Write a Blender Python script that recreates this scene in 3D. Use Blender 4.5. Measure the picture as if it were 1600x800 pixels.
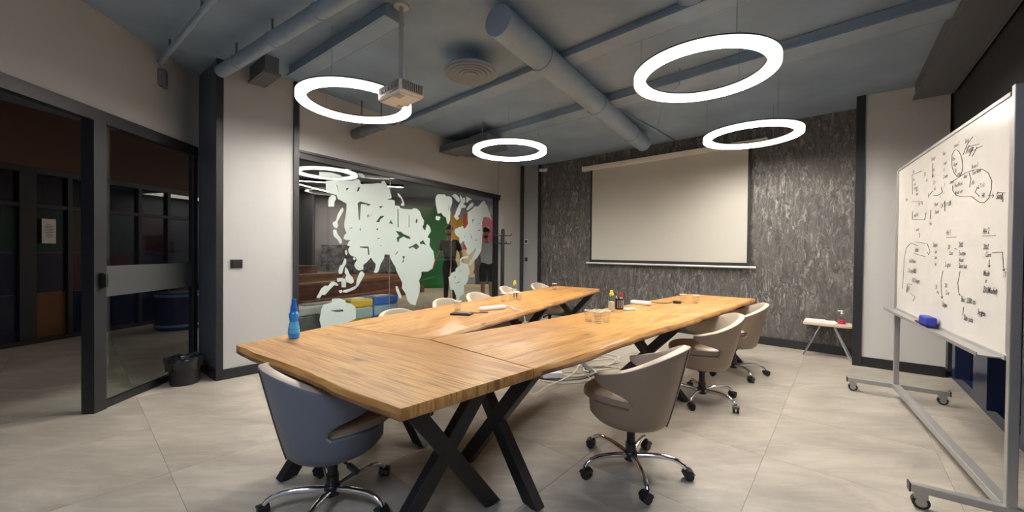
import bpy, bmesh, math, random
from mathutils import Vector, Matrix, noise
from mathutils.geometry import tessellate_polygon
for o in list(bpy.data.objects): bpy.data.objects.remove(o, do_unlink=True)
S = bpy.context.scene; COL = S.collection
random.seed(7)
R = math.radians; PI = math.pi
# ---------------------------------------------------------------- camera, world, exposure
H = 1.27
cam = bpy.data.objects.new('camera', bpy.data.cameras.new('camera')); COL.objects.link(cam)
cam.data.sensor_width = 36; cam.data.lens = 13.5; cam.data.clip_start = .02
p_, r_ = R(-.57), R(.54)
fw = Vector((0, math.cos(p_), math.sin(p_))); up0 = Vector((0, -math.sin(p_), math.cos(p_))); rt0 = Vector((1, 0, 0))
rt = math.cos(r_)*rt0 + math.sin(r_)*up0; up = -math.sin(r_)*rt0 + math.cos(r_)*up0
m = Matrix((rt, up, -fw)).transposed().to_4x4(); m.translation = (0, 0, H); cam.matrix_world = m
S.camera = cam
S.view_settings.view_transform = 'Standard'; S.view_settings.look = 'None'
S.view_settings.exposure = 0.0; S.view_settings.gamma = 1.0; S.view_settings.use_curve_mapping = False
w = bpy.data.worlds.new('world'); S.world = w; w.use_nodes = True
w.node_tree.nodes['Background'].inputs[0].default_value = (.5, .6, .8, 1)
w.node_tree.nodes['Background'].inputs[1].default_value = .02
RING_W = 130.0; RING_COL = (1.0, .93, .84)
LOBBY_W = 20.0
def area(name, loc, size, power, col, rot=(0, 0, 0)):
    l = bpy.data.lights.new(name, 'AREA'); l.shape = 'RECTANGLE'; l.size, l.size_y = size; l.energy = power; l.color = col
    o = bpy.data.objects.new(name, l); COL.objects.link(o); o.location = loc; o.rotation_euler = rot; return o
# lobby downlighting: rows of lobby lamps out of view
area('lobby_ceiling_light', (-4.2, 11.3, 3.0), (3.5, 1.2), 110, (1, .74, .54))
area('lobby_entrance_light', (.2, 11.3, 3.0), (1.6, 2.2), 120, (1, .86, .72))
area('corridor_light', (-4.8, 3.6, 3.04), (.2, 2.2), 4.5, (1, .75, .6))
# unseen cool fill added behind the camera to lift walls, chairs and ceiling
area('rear_fill_light', (-.9, -.6, 3.0), (.9, .9), 70, (.72, .82, 1.0))
# ---------------------------------------------------------------- materials
def mat(name, col, rough=.5, metal=0, spec=.5, emit=0, ecol=None, trans=0, bump=0, bscale=40, coat=0, var=0, vscale=5):
    m = bpy.data.materials.new(name); m.use_nodes = True; nt = m.node_tree; b = nt.nodes['Principled BSDF']
    b.inputs['Base Color'].default_value = (*col, 1); b.inputs['Roughness'].default_value = rough
    b.inputs['Metallic'].default_value = metal; b.inputs['Specular IOR Level'].default_value = spec
    b.inputs['Transmission Weight'].default_value = trans; b.inputs['Coat Weight'].default_value = coat
    if emit: b.inputs['Emission Color'].default_value = (*(ecol or col), 1); b.inputs['Emission Strength'].default_value = emit
    if bump or var:
        tc = nt.nodes.new('ShaderNodeTexCoord'); n = nt.nodes.new('ShaderNodeTexNoise'); n.inputs['Scale'].default_value = bscale
        n.inputs['Detail'].default_value = 4; nt.links.new(tc.outputs['Object'], n.inputs['Vector'])
        if bump:
            bp = nt.nodes.new('ShaderNodeBump'); bp.inputs['Strength'].default_value = bump; bp.inputs['Distance'].default_value = .004
            nt.links.new(n.outputs['Fac'], bp.inputs['Height']); nt.links.new(bp.outputs[0], b.inputs['Normal'])
        if var:
            n2 = nt.nodes.new('ShaderNodeTexNoise'); n2.inputs['Scale'].default_value = vscale; n2.inputs['Detail'].default_value = 5
            nt.links.new(tc.outputs['Object'], n2.inputs['Vector'])
            cr = nt.nodes.new('ShaderNodeValToRGB'); cr.color_ramp.elements[0].position = .3; cr.color_ramp.elements[1].position = .7
            cr.color_ramp.elements[0].color = (*[c*(1-var) for c in col], 1); cr.color_ramp.elements[1].color = (*[min(1, c*(1+var)) for c in col], 1)
            nt.links.new(n2.outputs['Fac'], cr.inputs[0]); nt.links.new(cr.outputs[0], b.inputs['Base Color'])
    return m
def glassmat(name, tint, refl=1.0, rough=0.0):
    m = bpy.data.materials.new(name); m.use_nodes = True; nt = m.node_tree; nt.nodes.clear()
    out = nt.nodes.new('ShaderNodeOutputMaterial'); mx = nt.nodes.new('ShaderNodeMixShader'); tr = nt.nodes.new('ShaderNodeBsdfTransparent')
    gl = nt.nodes.new('ShaderNodeBsdfGlossy'); fr = nt.nodes.new('ShaderNodeFresnel'); fr.inputs['IOR'].default_value = 1.45
    gl.inputs['Roughness'].default_value = rough; tr.inputs[0].default_value = (*tint, 1); gl.inputs[0].default_value = (refl, refl, refl, 1)
    geo = nt.nodes.new('ShaderNodeNewGeometry'); mr = nt.nodes.new('ShaderNodeMapRange'); mr.inputs['To Min'].default_value = 1.45; mr.inputs['To Max'].default_value = 1/1.45
    nt.links.new(geo.outputs['Backfacing'], mr.inputs['Value']); nt.links.new(mr.outputs[0], fr.inputs['IOR'])   # a thin pane reflects alike on both faces
    nt.links.new(fr.outputs[0], mx.inputs[0]); nt.links.new(tr.outputs[0], mx.inputs[1]); nt.links.new(gl.outputs[0], mx.inputs[2]); nt.links.new(mx.outputs[0], out.inputs[0])
    return m
def ramp(nt, src, stops, interp='LINEAR'):
    cr = nt.nodes.new('ShaderNodeValToRGB'); e = cr.color_ramp.elements; cr.color_ramp.interpolation = interp
    while len(e) < len(stops): e.new(.5)
    for i, (p, c) in enumerate(stops):
        e[i].position = p; e[i].color = (*c, 1) if len(c) == 3 else c
    nt.links.new(src, cr.inputs[0]); return cr.outputs[0]
def nd(nt, t, **k):
    n = nt.nodes.new(t)
    for a, v in k.items():
        if a.startswith('i_'): n.inputs[a[2:].replace('_', ' ')].default_value = v
        else: setattr(n, a, v)
    return n
def mixc(nt, f, a, b, blend='MIX'):
    n = nt.nodes.new('ShaderNodeMix'); n.data_type = 'RGBA'; n.blend_type = blend
    for i, v in ((0, f), (6, a), (7, b)):
        if hasattr(v, 'node'): nt.links.new(v, n.inputs[i])
        else: n.inputs[i].default_value = v if i == 0 else (*v, 1)
    return n.outputs[2]
def base(name, rough=.5, spec=.5):
    m = bpy.data.materials.new(name); m.use_nodes = True; nt = m.node_tree; b = nt.nodes['Principled BSDF']
    b.inputs['Roughness'].default_value = rough; b.inputs['Specular IOR Level'].default_value = spec
    tc = nt.nodes.new('ShaderNodeTexCoord'); return m, nt, b, tc
def stretch(nt, src, sc, rot=(0, 0, 0)):
    mp = nt.nodes.new('ShaderNodeMapping'); mp.inputs['Scale'].default_value = sc; mp.inputs['Rotation'].default_value = rot
    nt.links.new(src, mp.inputs['Vector']); return mp.outputs[0]
def wood_mat(name, light, mid, dark):
    m, nt, b, tc = base(name, .38, .45); L = nt.links.new
    v = stretch(nt, tc.outputs['Object'], (.22, 2.4, 2.4))
    n1 = nd(nt, 'ShaderNodeTexNoise', i_Scale=1.6, i_Detail=3.0, i_Roughness=.55); L(v, n1.inputs['Vector'])
    mul = nd(nt, 'ShaderNodeMath', operation='MULTIPLY'); mul.inputs[1].default_value = 30; L(n1.outputs['Fac'], mul.inputs[0])
    sn = nd(nt, 'ShaderNodeMath', operation='SINE'); L(mul.outputs[0], sn.inputs[0])
    r1 = nd(nt, 'ShaderNodeMapRange'); r1.inputs['From Min'].default_value = -1; L(sn.outputs[0], r1.inputs['Value'])
    v2 = stretch(nt, tc.outputs['Object'], (3, 70, 10)); n2 = nd(nt, 'ShaderNodeTexNoise', i_Scale=1.5, i_Detail=4.0); L(v2, n2.inputs['Vector'])
    v3 = stretch(nt, tc.outputs['Object'], (.5, 1.6, 1)); n3 = nd(nt, 'ShaderNodeTexNoise', i_Scale=1.5, i_Detail=3.0); L(v3, n3.inputs['Vector'])
    c1 = ramp(nt, r1.outputs[0], [(0, mid), (.55, light), (1, light)])
    c2 = mixc(nt, ramp(nt, n2.outputs['Fac'], [(.44, (0, 0, 0)), (.64, (.8, .8, .8))]), c1, dark)
    c3 = mixc(nt, ramp(nt, n3.outputs['Fac'], [(.4, (0, 0, 0)), (.7, (.75, .75, .75))]), c2, mid)
    v4 = stretch(nt, tc.outputs['Object'], (1.1, 2.6, 5)); vo = nd(nt, 'ShaderNodeTexVoronoi', i_Scale=1.0, voronoi_dimensions='2D'); L(v4, vo.inputs['Vector'])
    k = ramp(nt, vo.outputs['Distance'], [(0, (.85, .85, .85)), (.022, (.6, .6, .6)), (.05, (0, 0, 0))])
    c4 = mixc(nt, k, c3, [d*.6 for d in dark]); L(c4, b.inputs['Base Color'])
    bp = nd(nt, 'ShaderNodeBump', i_Strength=.12, i_Distance=.003); L(n2.outputs['Fac'], bp.inputs['Height']); L(bp.outputs[0], b.inputs['Normal'])
    return m
def floor_mat():
    m, nt, b, tc = base('concrete_tile', .42, .4); L = nt.links.new
    geo = nt.nodes.new('ShaderNodeNewGeometry'); oi = nt.nodes.new('ShaderNodeObjectInfo')
    add = nd(nt, 'ShaderNodeVectorMath', operation='ADD'); sc = nd(nt, 'ShaderNodeVectorMath', operation='SCALE'); sc.inputs['Scale'].default_value = 1.2
    L(oi.outputs['Location'], sc.inputs[0]); L(geo.outputs['Position'], add.inputs[0]); L(sc.outputs[0], add.inputs[1])
    v = stretch(nt, add.outputs[0], (1.0, 2.4, 1), (0, 0, R(49)))
    n1 = nd(nt, 'ShaderNodeTexNoise', i_Scale=1.5, i_Detail=7.0, i_Roughness=.62, i_Distortion=.6); L(v, n1.inputs['Vector'])
    v2 = stretch(nt, add.outputs[0], (1.5, 9, 1), (0, 0, R(49))); n2 = nd(nt, 'ShaderNodeTexNoise', i_Scale=2.2, i_Detail=6.0, i_Roughness=.65); L(v2, n2.inputs['Vector'])
    c1 = ramp(nt, n1.outputs['Fac'], [(.3, (.265, .238, .200)), (.5, (.345, .312, .262)), (.68, (.45, .41, .345))])
    c2 = mixc(nt, ramp(nt, n2.outputs['Fac'], [(.5, (0, 0, 0)), (.72, (.55, .55, .55))]), c1, (.46, .43, .375)); L(c2, b.inputs['Base Color'])
    L(ramp(nt, n1.outputs['Fac'], [(.3, (.36,)*3), (.7, (.5,)*3)]), b.inputs['Roughness'])
    return m
def bark_mat():
    m, nt, b, tc = base('textured_wallpaper', .5, .5); L = nt.links.new
    v = stretch(nt, tc.outputs['Object'], (1, 1, .38))
    n0 = nd(nt, 'ShaderNodeTexNoise', i_Scale=9.0, i_Detail=5.0, i_Roughness=.6); L(v, n0.inputs['Vector'])
    ma = nd(nt, 'ShaderNodeVectorMath', operation='MULTIPLY_ADD'); ma.inputs[1].default_value = (.10, .10, .3); L(n0.outputs['Color'], ma.inputs[0]); L(v, ma.inputs[2])
    n1 = nd(nt, 'ShaderNodeTexNoise', i_Scale=24.0, i_Detail=5.0, i_Roughness=.6, i_Distortion=1.2); L(ma.outputs[0], n1.inputs['Vector'])
    n2 = nd(nt, 'ShaderNodeTexNoise', i_Scale=1.6, i_Detail=2.0); L(tc.outputs['Object'], n2.inputs['Vector'])
    rd = ramp(nt, n1.outputs['Fac'], [(.36, (.035, .033, .032)), (.48, (.10, .094, .088)), (.56, (.16, .15, .14)), (.66, (.42, .40, .37))])
    c = mixc(nt, ramp(nt, n2.outputs['Fac'], [(.35, (.5,)*3), (.65, (0, 0, 0))]), rd, (.085, .08, .076)); L(c, b.inputs['Base Color'])
    L(ramp(nt, n1.outputs['Fac'], [(.5, (0, 0, 0)), (.62, (.45,)*3)]), b.inputs['Metallic'])
    bp = nd(nt, 'ShaderNodeBump', i_Strength=.5, i_Distance=.008); L(n1.outputs['Fac'], bp.inputs['Height']); L(bp.outputs[0], b.inputs['Normal'])
    return m
M = dict(
 floor=floor_mat(), bark=bark_mat(),
 wood=wood_mat('pine_tabletop', (.56, .31, .095), (.39, .185, .05), (.22, .09, .02)),
 step=wood_mat('red_brown_wood', (.19, .075, .045), (.15, .055, .035), (.07, .025, .02)),
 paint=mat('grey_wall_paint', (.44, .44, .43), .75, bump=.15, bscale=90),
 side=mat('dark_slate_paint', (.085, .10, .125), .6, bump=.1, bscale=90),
 ceil=mat('veiled_ceiling_paint', (.24, .325, .43), .8, bump=.3, bscale=60, var=.12, vscale=2),  # lens-flare veil lifted into the ceiling's base colour
 duct=mat('grey_painted_duct', (.25, .33, .43), .55, var=.1, vscale=3),
 ductd=mat('dark_painted_beam', (.11, .12, .14), .6),
 black=mat('black_wall', (.022, .023, .026), .7), trim=mat('anthracite_trim', (.017, .018, .021), .45),
 steel=mat('black_steel', (.012, .012, .013), .42, bump=.1, bscale=200), plastic=mat('black_plastic', (.012, .012, .014), .38),
 chrome=mat('chrome', (.82, .82, .84), .08, 1), alu=mat('silver_aluminium', (.42, .41, .40), .38, .55),
 barkwood=mat('bark_edge', (.20, .095, .035), .6, bump=.6, bscale=30, var=.5, vscale=6), leather=mat('taupe_leather', (.27, .20, .145), .42, bump=.12, bscale=160), leatherl=mat('beige_leather', (.46, .385, .295), .42, bump=.12, bscale=160),
 slate=mat('cool_lit_leather', (.125, .14, .175), .45, bump=.12, bscale=160),  # cool light on one back shell, painted into its leather colour
 seam=mat('dark_piping', (.05, .042, .038), .5),
 white=mat('white_plastic', (.75, .74, .72), .35), cream=mat('cream_plastic', (.74, .70, .62), .4),
 board=mat('whiteboard_enamel', (.66, .64, .60), .25, var=.03, vscale=6), ink=mat('black_marker_ink', (.045, .045, .05), .6),
 screen=mat('projection_fabric', (.50, .485, .43), .85), paper=mat('white_paper', (.8, .78, .76), .7),
 decal=mat('frosted_mint_vinyl', (.40, .475, .455), .5), frost=mat('frosted_grey_film', (.065, .068, .07), .5),
 glass=glassmat('clear_partition_glass', (.86, .89, .88)), dglass=glassmat('smoked_glass', (.35, .37, .40)),
 tumbler=glassmat('tumbler_glass', (.975, .98, .98), 1.0, .02), navy=mat('navy_lacquer', (.008, .017, .06), .3),
 bluep=mat('blue_plastic', (.008, .13, .55), .3), bluel=mat('light_blue_liquid', (.01, .24, .68), .15, coat=.5), blueb=mat('royal_blue_plastic', (.02, .13, .55), .45, var=.3, vscale=8),
 markerblue=mat('dark_blue_felt_holder', (.02, .03, .30), .5),
 yellow=mat('yellow_plastic', (.72, .62, .02), .35), yel2=mat('bin_yellow', (.62, .42, .02), .5), red=mat('red_plastic', (.45, .02, .05), .35),
 bag=mat('black_bin_liner', (.012, .012, .013), .22, bump=.9, bscale=24), grey=mat('grey_plastic', (.13, .13, .125), .4), lgrey=mat('light_grey_plastic', (.42, .42, .40), .5),
 liner=mat('pale_bin_liner', (.28, .42, .46), .3, bump=.8, bscale=20),
 cable=mat('cream_cable', (.60, .57, .49), .5), lite=mat('lamp_diffuser', (1, 1, 1), .5, emit=RING_W, ecol=RING_COL),
 ringedge=mat('lamp_diffuser_edge', (1, 1, 1), .5, emit=1.6, ecol=(1, .93, .82)), linelite=mat('line_lamp', (1, 1, 1), .5, emit=9, ecol=(1, .85, .72)), redlite=mat('red_line_lamp', (1, 1, 1), .5, emit=6, ecol=(1, .45, .38)),
 birch=mat('pale_birch', (.56, .47, .36), .45, var=.08, vscale=9),
 green=mat('green_panel', (.006, .13, .035), .25, var=.3, vscale=1.5), ochre=mat('ochre_panel', (.48, .24, .02), .4), orange=mat('orange_red_panel', (.45, .07, .025), .4),
 magenta=mat('magenta_panel', (.26, .015, .06), .4), creamw=mat('cream_panel', (.6, .5, .33), .5), slatep=mat('slate_panel', (.045, .055, .075), .5),
 lobby=mat('pale_blue_wall', (.27, .29, .36), .7), stone=mat('speckled_stone', (.09, .10, .13), .7, var=.9, vscale=9), brown=mat('brown_soffit', (.12, .06, .04), .8),
 dgreen=mat('dark_green_glass', (.012, .035, .03), .15), dnavy=mat('dark_navy_glass', (.01, .014, .035), .15), dmaroon=mat('dark_maroon_glass', (.05, .008, .012), .15), docher=mat('dark_ochre_glass', (.13, .05, .012), .2), dolive=mat('dark_olive_glass', (.04, .022, .012), .2),
 skin=mat('skin', (.60, .35, .25), .5), hair=mat('dark_hair', (.012, .009, .008), .6), tshirt=mat('dark_maroon_shirt', (.035, .014, .018), .8), trouser=mat('black_trousers', (.014, .014, .017), .8),
 pale=mat('pale_shirt', (.85, .9, .98), .7), eye=mat('eye_white', (.7, .7, .68), .3), lip=mat('lips', (.35, .12, .1), .5), shoe=mat('black_shoe', (.01, .01, .01), .4))
# ---------------------------------------------------------------- helpers
class MB:
    def __init__(s): s.v = []; s.f = []
    def add(s, vs, fs):
        k = len(s.v); s.v += [tuple(v) for v in vs]; s.f += [tuple(i+k for i in f) for f in fs]; return s
    def box(s, c, d, rz=0, rx=0, ry=0):
        mt = Matrix.Rotation(rz, 3, 'Z') @ Matrix.Rotation(ry, 3, 'Y') @ Matrix.Rotation(rx, 3, 'X'); c = Vector(c)
        vs = [c + mt @ Vector((x*d[0]/2, y*d[1]/2, z*d[2]/2)) for x in (-1, 1) for y in (-1, 1) for z in (-1, 1)]
        return s.add(vs, [(0, 1, 3, 2), (4, 6, 7, 5), (0, 4, 5, 1), (2, 3, 7, 6), (0, 2, 6, 4), (1, 5, 7, 3)])
    def prism(s, poly, z0, z1):
        a = sum(poly[i][0]*poly[(i+1) % len(poly)][1]-poly[(i+1) % len(poly)][0]*poly[i][1] for i in range(len(poly)))
        if a < 0: poly = poly[::-1]
        n = len(poly); vs = [(x, y, z0) for x, y in poly]+[(x, y, z1) for x, y in poly]
        return s.add(vs, [tuple(range(n))[::-1], tuple(range(n, 2*n))]+[(i, (i+1) % n, n+(i+1) % n, n+i) for i in range(n)])
    def wall(s, p, q, z0, z1, t=.1, side=1):
        # slab from p to q whose visible face is the line pq; thickness goes to the left (side=1) or right
        d = Vector((q[0]-p[0], q[1]-p[1])).normalized(); n = Vector((-d.y, d.x))*t*side
        return s.prism([p, q, (q[0]+n.x, q[1]+n.y), (p[0]+n.x, p[1]+n.y)], z0, z1)
    def tube(s, path, r, n=10, cap=True, rs=None):
        path = [Vector(p) for p in path]; rings = []
        t0 = (path[1]-path[0]).normalized(); u = t0.orthogonal().normalized()
        for i, p in enumerate(path):
            t = (path[min(i+1, len(path)-1)]-path[max(i-1, 0)]).normalized()
            u = (u - t*u.dot(t)).normalized(); w_ = t.cross(u); rr = rs[i] if rs else r
            rings.append([p + rr*(math.cos(2*PI*k/n)*u + math.sin(2*PI*k/n)*w_) for k in range(n)])
        vs = [v for rg in rings for v in rg]; fs = [(i*n+k, i*n+(k+1) % n, (i+1)*n+(k+1) % n, (i+1)*n+k) for i in range(len(path)-1) for k in range(n)]
        if cap: fs += [tuple(range(n))[::-1], tuple(range((len(path)-1)*n, len(path)*n))]
        return s.add(vs, fs)
    def lathe(s, prof, n=20, c=(0, 0, 0)):
        vs = []; L = len(prof)
        for r, z in prof:
            for k in range(n): vs.append((c[0]+r*math.cos(2*PI*k/n), c[1]+r*math.sin(2*PI*k/n), c[2]+z))
        fs = [(i*n+k, i*n+(k+1) % n, (i+1)*n+(k+1) % n, (i+1)*n+k) for i in range(L-1) for k in range(n)]
        if prof[0][0] > 1e-6 or True: fs.append(tuple(range(n))[::-1])
        fs.append(tuple(range((L-1)*n, L*n)))
        return s.add(vs, fs)
    def build(s, name, m, parent=None, smooth=False, bevel=0, label=None, sub=0):
        me = bpy.data.meshes.new(name); me.from_pydata(s.v, [], s.f); me.update()
        bm = bmesh.new(); bm.from_mesh(me); bmesh.ops.recalc_face_normals(bm, faces=bm.faces)
        bm.to_mesh(me); bm.free()
        me.materials.append(M[m] if isinstance(m, str) else m)
        o = bpy.data.objects.new(name, me); COL.objects.link(o)
        if smooth:
            me.polygons.foreach_set('use_smooth', [True]*len(me.polygons)); me.set_sharp_from_angle(angle=R(38))
        if bevel: b = o.modifiers.new('bevel', 'BEVEL'); b.width = bevel; b.segments = 2; b.limit_method = 'ANGLE'
        if sub: b = o.modifiers.new('sub', 'SUBSURF'); b.levels = b.render_levels = sub
        if parent: o.parent = parent
        if label: o['label'] = label
        return o
def tag(o, label=None, cat=None, group=None, kind=None):
    for k, v in (('label', label), ('category', cat), ('group', group), ('kind', kind)):
        if v: o[k] = v
    return o
def thing(name, label, cat, loc=(0, 0, 0), rz=0, group=None):
    o = bpy.data.objects.new(name, None); COL.objects.link(o); o.location = loc; o.rotation_euler = (0, 0, rz); o.empty_display_size = .1
    return tag(o, label, cat, group)
def struct(o): o['kind'] = 'structure'; return o
def sthing(name, loc=(0, 0, 0), rz=0):
    o = bpy.data.objects.new(name, None); COL.objects.link(o); o.location = loc; o.rotation_euler = (0, 0, rz); o['kind'] = 'structure'; return o
def copy_tree(o, parent=None):
    c = o.copy(); COL.objects.link(c); c.parent = parent
    for ch in list(o.children): copy_tree(ch, c)
    return c
def lerp(p, q, t): return tuple(a+(b-a)*t for a, b in zip(p, q))
# ---------------------------------------------------------------- setting
A0, A1 = (-2.72, -1.5), (-3.32, 4.07)
def onA(y): return (-2.883-.1078*y, y)
D0, D1 = (-2.84, 3.70), (-2.37, 4.21)
B1, B2 = (-.285, 7.46), (.206, 8.22)
C0, C1 = (.565, 8.07), (4.62, 4.50)
P0, P1 = (3.99, 4.43), (4.55, 4.01)
Q1 = (-.06, -1.5)
CEIL = 3.1; DOORH = 2.34
fl = struct(MB().prism([(-14, -2.2), (6.5, -2.2), (6.5, 17), (-14, 17)], -.1, -.0035).build('floor', 'floor'))
ga = R(41); U = Vector((math.cos(ga), -math.sin(ga))); V = Vector((math.sin(ga), math.cos(ga))); TS = .835
tile = None; ntile = 0
cand = []
for i in range(-18, 18):
    for j in range(-6, 24):
        c = U*(-.373+(i+.5)*TS) + V*(.37+(j+.5)*TS)
        if c.y < .3 or abs(c.x) > 1.55*c.y+1.0: continue
        if c.x > -1 and (c.y > 9): continue
        cand.append((c.length, c))
cand.sort(key=lambda t: t[0])
for _, c in cand[:290]:
    if tile is None:
        tile = MB().box((0, 0, -.002), (TS-.0014, TS-.0014, .004)).build('floor_tile', 'floor', fl, bevel=.001); t = tile
    else: t = tile.copy(); COL.objects.link(t)
    t.location = (c.x, c.y, 0); t.rotation_euler = (0, 0, -ga)
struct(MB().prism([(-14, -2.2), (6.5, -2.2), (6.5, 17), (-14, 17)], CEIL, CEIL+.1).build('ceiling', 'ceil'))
# left wall: plain part behind the camera side, upper part, glazed front
wl = struct(MB().wall(A0, onA(1.2), 0, CEIL, .12).wall(onA(1.2), (-3.345, 4.1), DOORH, CEIL, .12).build('wall_left', 'paint'))
fr = sthing('window_1')
MB().wall(onA(1.2), (-3.318, 4.06), DOORH-.09, DOORH+.004, .07, 1).build('head_beam', 'trim', fr)
MB().wall((onA(2.93)[0]+.01, 2.93), (onA(3.03)[0]+.01, 3.03), 0, DOORH-.092, .09).build('post', 'trim', fr)
MB().wall((onA(4.0)[0], 4.0), (onA(4.055)[0], 4.055), 0, DOORH-.092, .05).build('post', 'trim', fr)
MB().wall(onA(3.032), onA(3.998), 0.001, .055, .05).build('bottom_rail', 'trim', fr)
x0, x1 = onA(3.034), onA(3.996)
MB().wall((x0[0]-.02, x0[1]), (x1[0]-.02, x1[1]), .057, DOORH-.094, .01).build('glass_pane', 'glass', fr)
MB().wall((x0[0]-.0165, x0[1]), (x1[0]-.0165, x1[1]), .885, 1.13, .002).build('frosted_band', 'frost', fr)
MB().box((onA(2.98)[0]+.03, 2.98, 1.02), (.03, .02, .12)).box((onA(2.98)[0]+.05, 2.985, 1.02), (.012, .02, .10)).build('handle', 'steel', fr)
# column: dark side face and pale front face
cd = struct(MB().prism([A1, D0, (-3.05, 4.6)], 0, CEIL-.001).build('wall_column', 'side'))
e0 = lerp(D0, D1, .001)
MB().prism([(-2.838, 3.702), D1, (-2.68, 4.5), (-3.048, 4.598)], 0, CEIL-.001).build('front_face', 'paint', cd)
def strip(name, p, q, z0, z1, t, m='trim', side=-1): return struct(MB().wall(p, q, z0, z1, t, side).build(name, m))
strip('trim_1', (-2.848, 3.692), lerp(D0, D1, .065), 0, CEIL-.002, .012)
strip('trim_2', lerp(D0, D1, .955), lerp(D0, D1, 1.03), 0, CEIL-.002, .03)
strip('baseboard_column', lerp(D0, D1, .066), lerp(D0, D1, .954), 0, .10, .014)
strip('baseboard_side', A1, (-2.852, 3.708), 0, .10, .014)
# map window wall
wm = struct(MB().wall(D1, B1, DOORH, CEIL, .12).wall(lerp(B1, B2, .01), B2, 0, CEIL, .12).build('wall_map_side', 'paint'))
w2 = sthing('window_2')
dB = Vector((B1[0]-D1[0], B1[1]-D1[1])); LB = dB.length; dB /= LB; nB = Vector((-dB.y, dB.x))   # nB points away from the room
def onB(s, o=0): return (D1[0]+dB.x*s+nB.x*o, D1[1]+dB.y*s+nB.y*o)
MB().wall(onB(0, -.02), onB(LB+.05, -.02), DOORH-.06, DOORH+.003, .09).build('head_beam', 'trim', w2)
MB().wall(onB(0, -.035), onB(LB+.05, -.035), DOORH+.004, DOORH+.03, .03).build('head_lip', 'trim', w2)
MB().wall(onB(LB-.07, -.02), onB(LB, -.02), 0, DOORH-.062, .09).build('post', 'trim', w2)
MB().wall(onB(.02, -.01), onB(LB-.072, -.01), 0.001, .05, .05).build('bottom_rail', 'trim', w2)
def sB(px):   # where a sight line through a column of the photograph's joints meets the glass
    k = (px-800)/600; return (k*D1[1]-D1[0])/(dB.x-k*dB.y)
js = [.03, sB(609), sB(705), LB-.075]
for a, b in zip(js[:-1], js[1:]):
    MB().wall(onB(a+.002), onB(b-.002), .051, DOORH-.061, .01).build('glass_pane', 'glass', w2)
for a in js[1:-1]: MB().wall(onB(a-.0018, -.001), onB(a+.0018, -.001), .052, DOORH-.062, .012).build('pane_joint', 'alu', w2)
# far-left column strip and dark trims
ws = struct(MB().prism([(.215, 8.205), C0, (.75, 8.3), (.4, 8.5)], 0, CEIL-.001).build('wall_corner', mat('corner_paint', (.27, .27, .27), .7)))
strip('trim_3', (.165, 8.16), (.232, 8.19), 0, CEIL-.002, .03)
strip('trim_4', (.545, 8.07), (.60, 8.03), 0, CEIL-.002, .02)
wb = sthing('wall_back'); wb.location = (C0[0], C0[1], 0)
dC = Vector((C1[0]-C0[0], C1[1]-C0[1])); LC = dC.length; dC /= LC; nC = Vector((dC.y, -dC.x))   # nC towards the room is negative y side
if nC.dot(Vector((-C0[0], -C0[1]))) < 0: nC = -nC
def onC(s, o=0): return (C0[0]+dC.x*s+nC.x*o, C0[1]+dC.y*s+nC.y*o)
wb.rotation_euler = (0, 0, math.atan2(dC.y, dC.x))
npan = 8
for i in range(npan):
    a, b = LC*i/npan, LC*(i+1)/npan
    MB().prism([(a+.0006, 0), (b-.0006, 0), (b-.0006, .1), (a+.0006, .1)], 0, CEIL-.001).build('wallpaper_panel', 'bark', wb)
strip('baseboard_back', onC(.0, 0), onC(LC, 0), 0, .11, .016, side=-1)
pr = struct(MB().prism([P0, P1, (4.95, 4.45), (4.36, 4.9)], 0, CEIL-.001).build('wall_pillar', mat('pillar_paint', (.62, .61, .59), .75, bump=.15, bscale=90)))
strip('trim_5', (3.962, 4.452), lerp(P0, P1, .06), 0, CEIL-.002, .02)
strip('baseboard_pillar', lerp(P0, P1, .061), lerp(P0, P1, .99), 0, .11, .014)
# right wall: navy framed glazing, black above
dR = Vector((P1[0]-Q1[0], P1[1]-Q1[1])); LR = dR.length; dR /= LR; nR = Vector((dR.y, -dR.x))
def onR(s, o=0): return (P1[0]-dR.x*s+nR.x*o, P1[1]-dR.y*s+nR.y*o)
struct(MB().wall(onR(-.3, .02), onR(LR, .02), DOORH, CEIL, .12, 1).build('wall_right', 'black'))
w3 = sthing('window_3')
MB().wall(onR(0, .05), onR(LR, .05), 0, .09, .14, 1).build('sill', 'navy', w3)
MB().wall(onR(0, .05), onR(LR, .05), DOORH-.1, DOORH-.001, .14, 1).build('head_beam', 'navy', w3)
s = 0.0; k = 0
for (a, b) in [(.0, .10), (.28, .40), (1.02, 1.40), (2.1, 2.3), (3.1, 3.3), (4.2, 4.4), (5.4, 5.6), (6.6, 7.0)]:
    MB().wall(onR(a, -.0), onR(b, -.0), .091, DOORH-.101, .16, 1).build('mullion', 'navy' if k else 'trim', w3); k += 1
for (a, b) in [(.10, .28), (.40, 1.02), (1.40, 2.1), (2.3, 3.1), (3.3, 4.2), (4.4, 5.4), (5.6, 6.6)]:
    MB().wall(onR(a+.002, .10), onR(b-.002, .10), .091, DOORH-.101, .01, 1).build('glass_pane', 'dglass', w3)
struct(MB().wall(onR(-1.2, 1.0), onR(LR, 1.0), 0, CEIL, .1, 1).build('wall_terrace', 'black'))
struct(MB().wall((-2.9, -1.5), (.2, -1.5), 0, CEIL, .1, -1).build('wall_rear', 'paint'))
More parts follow.
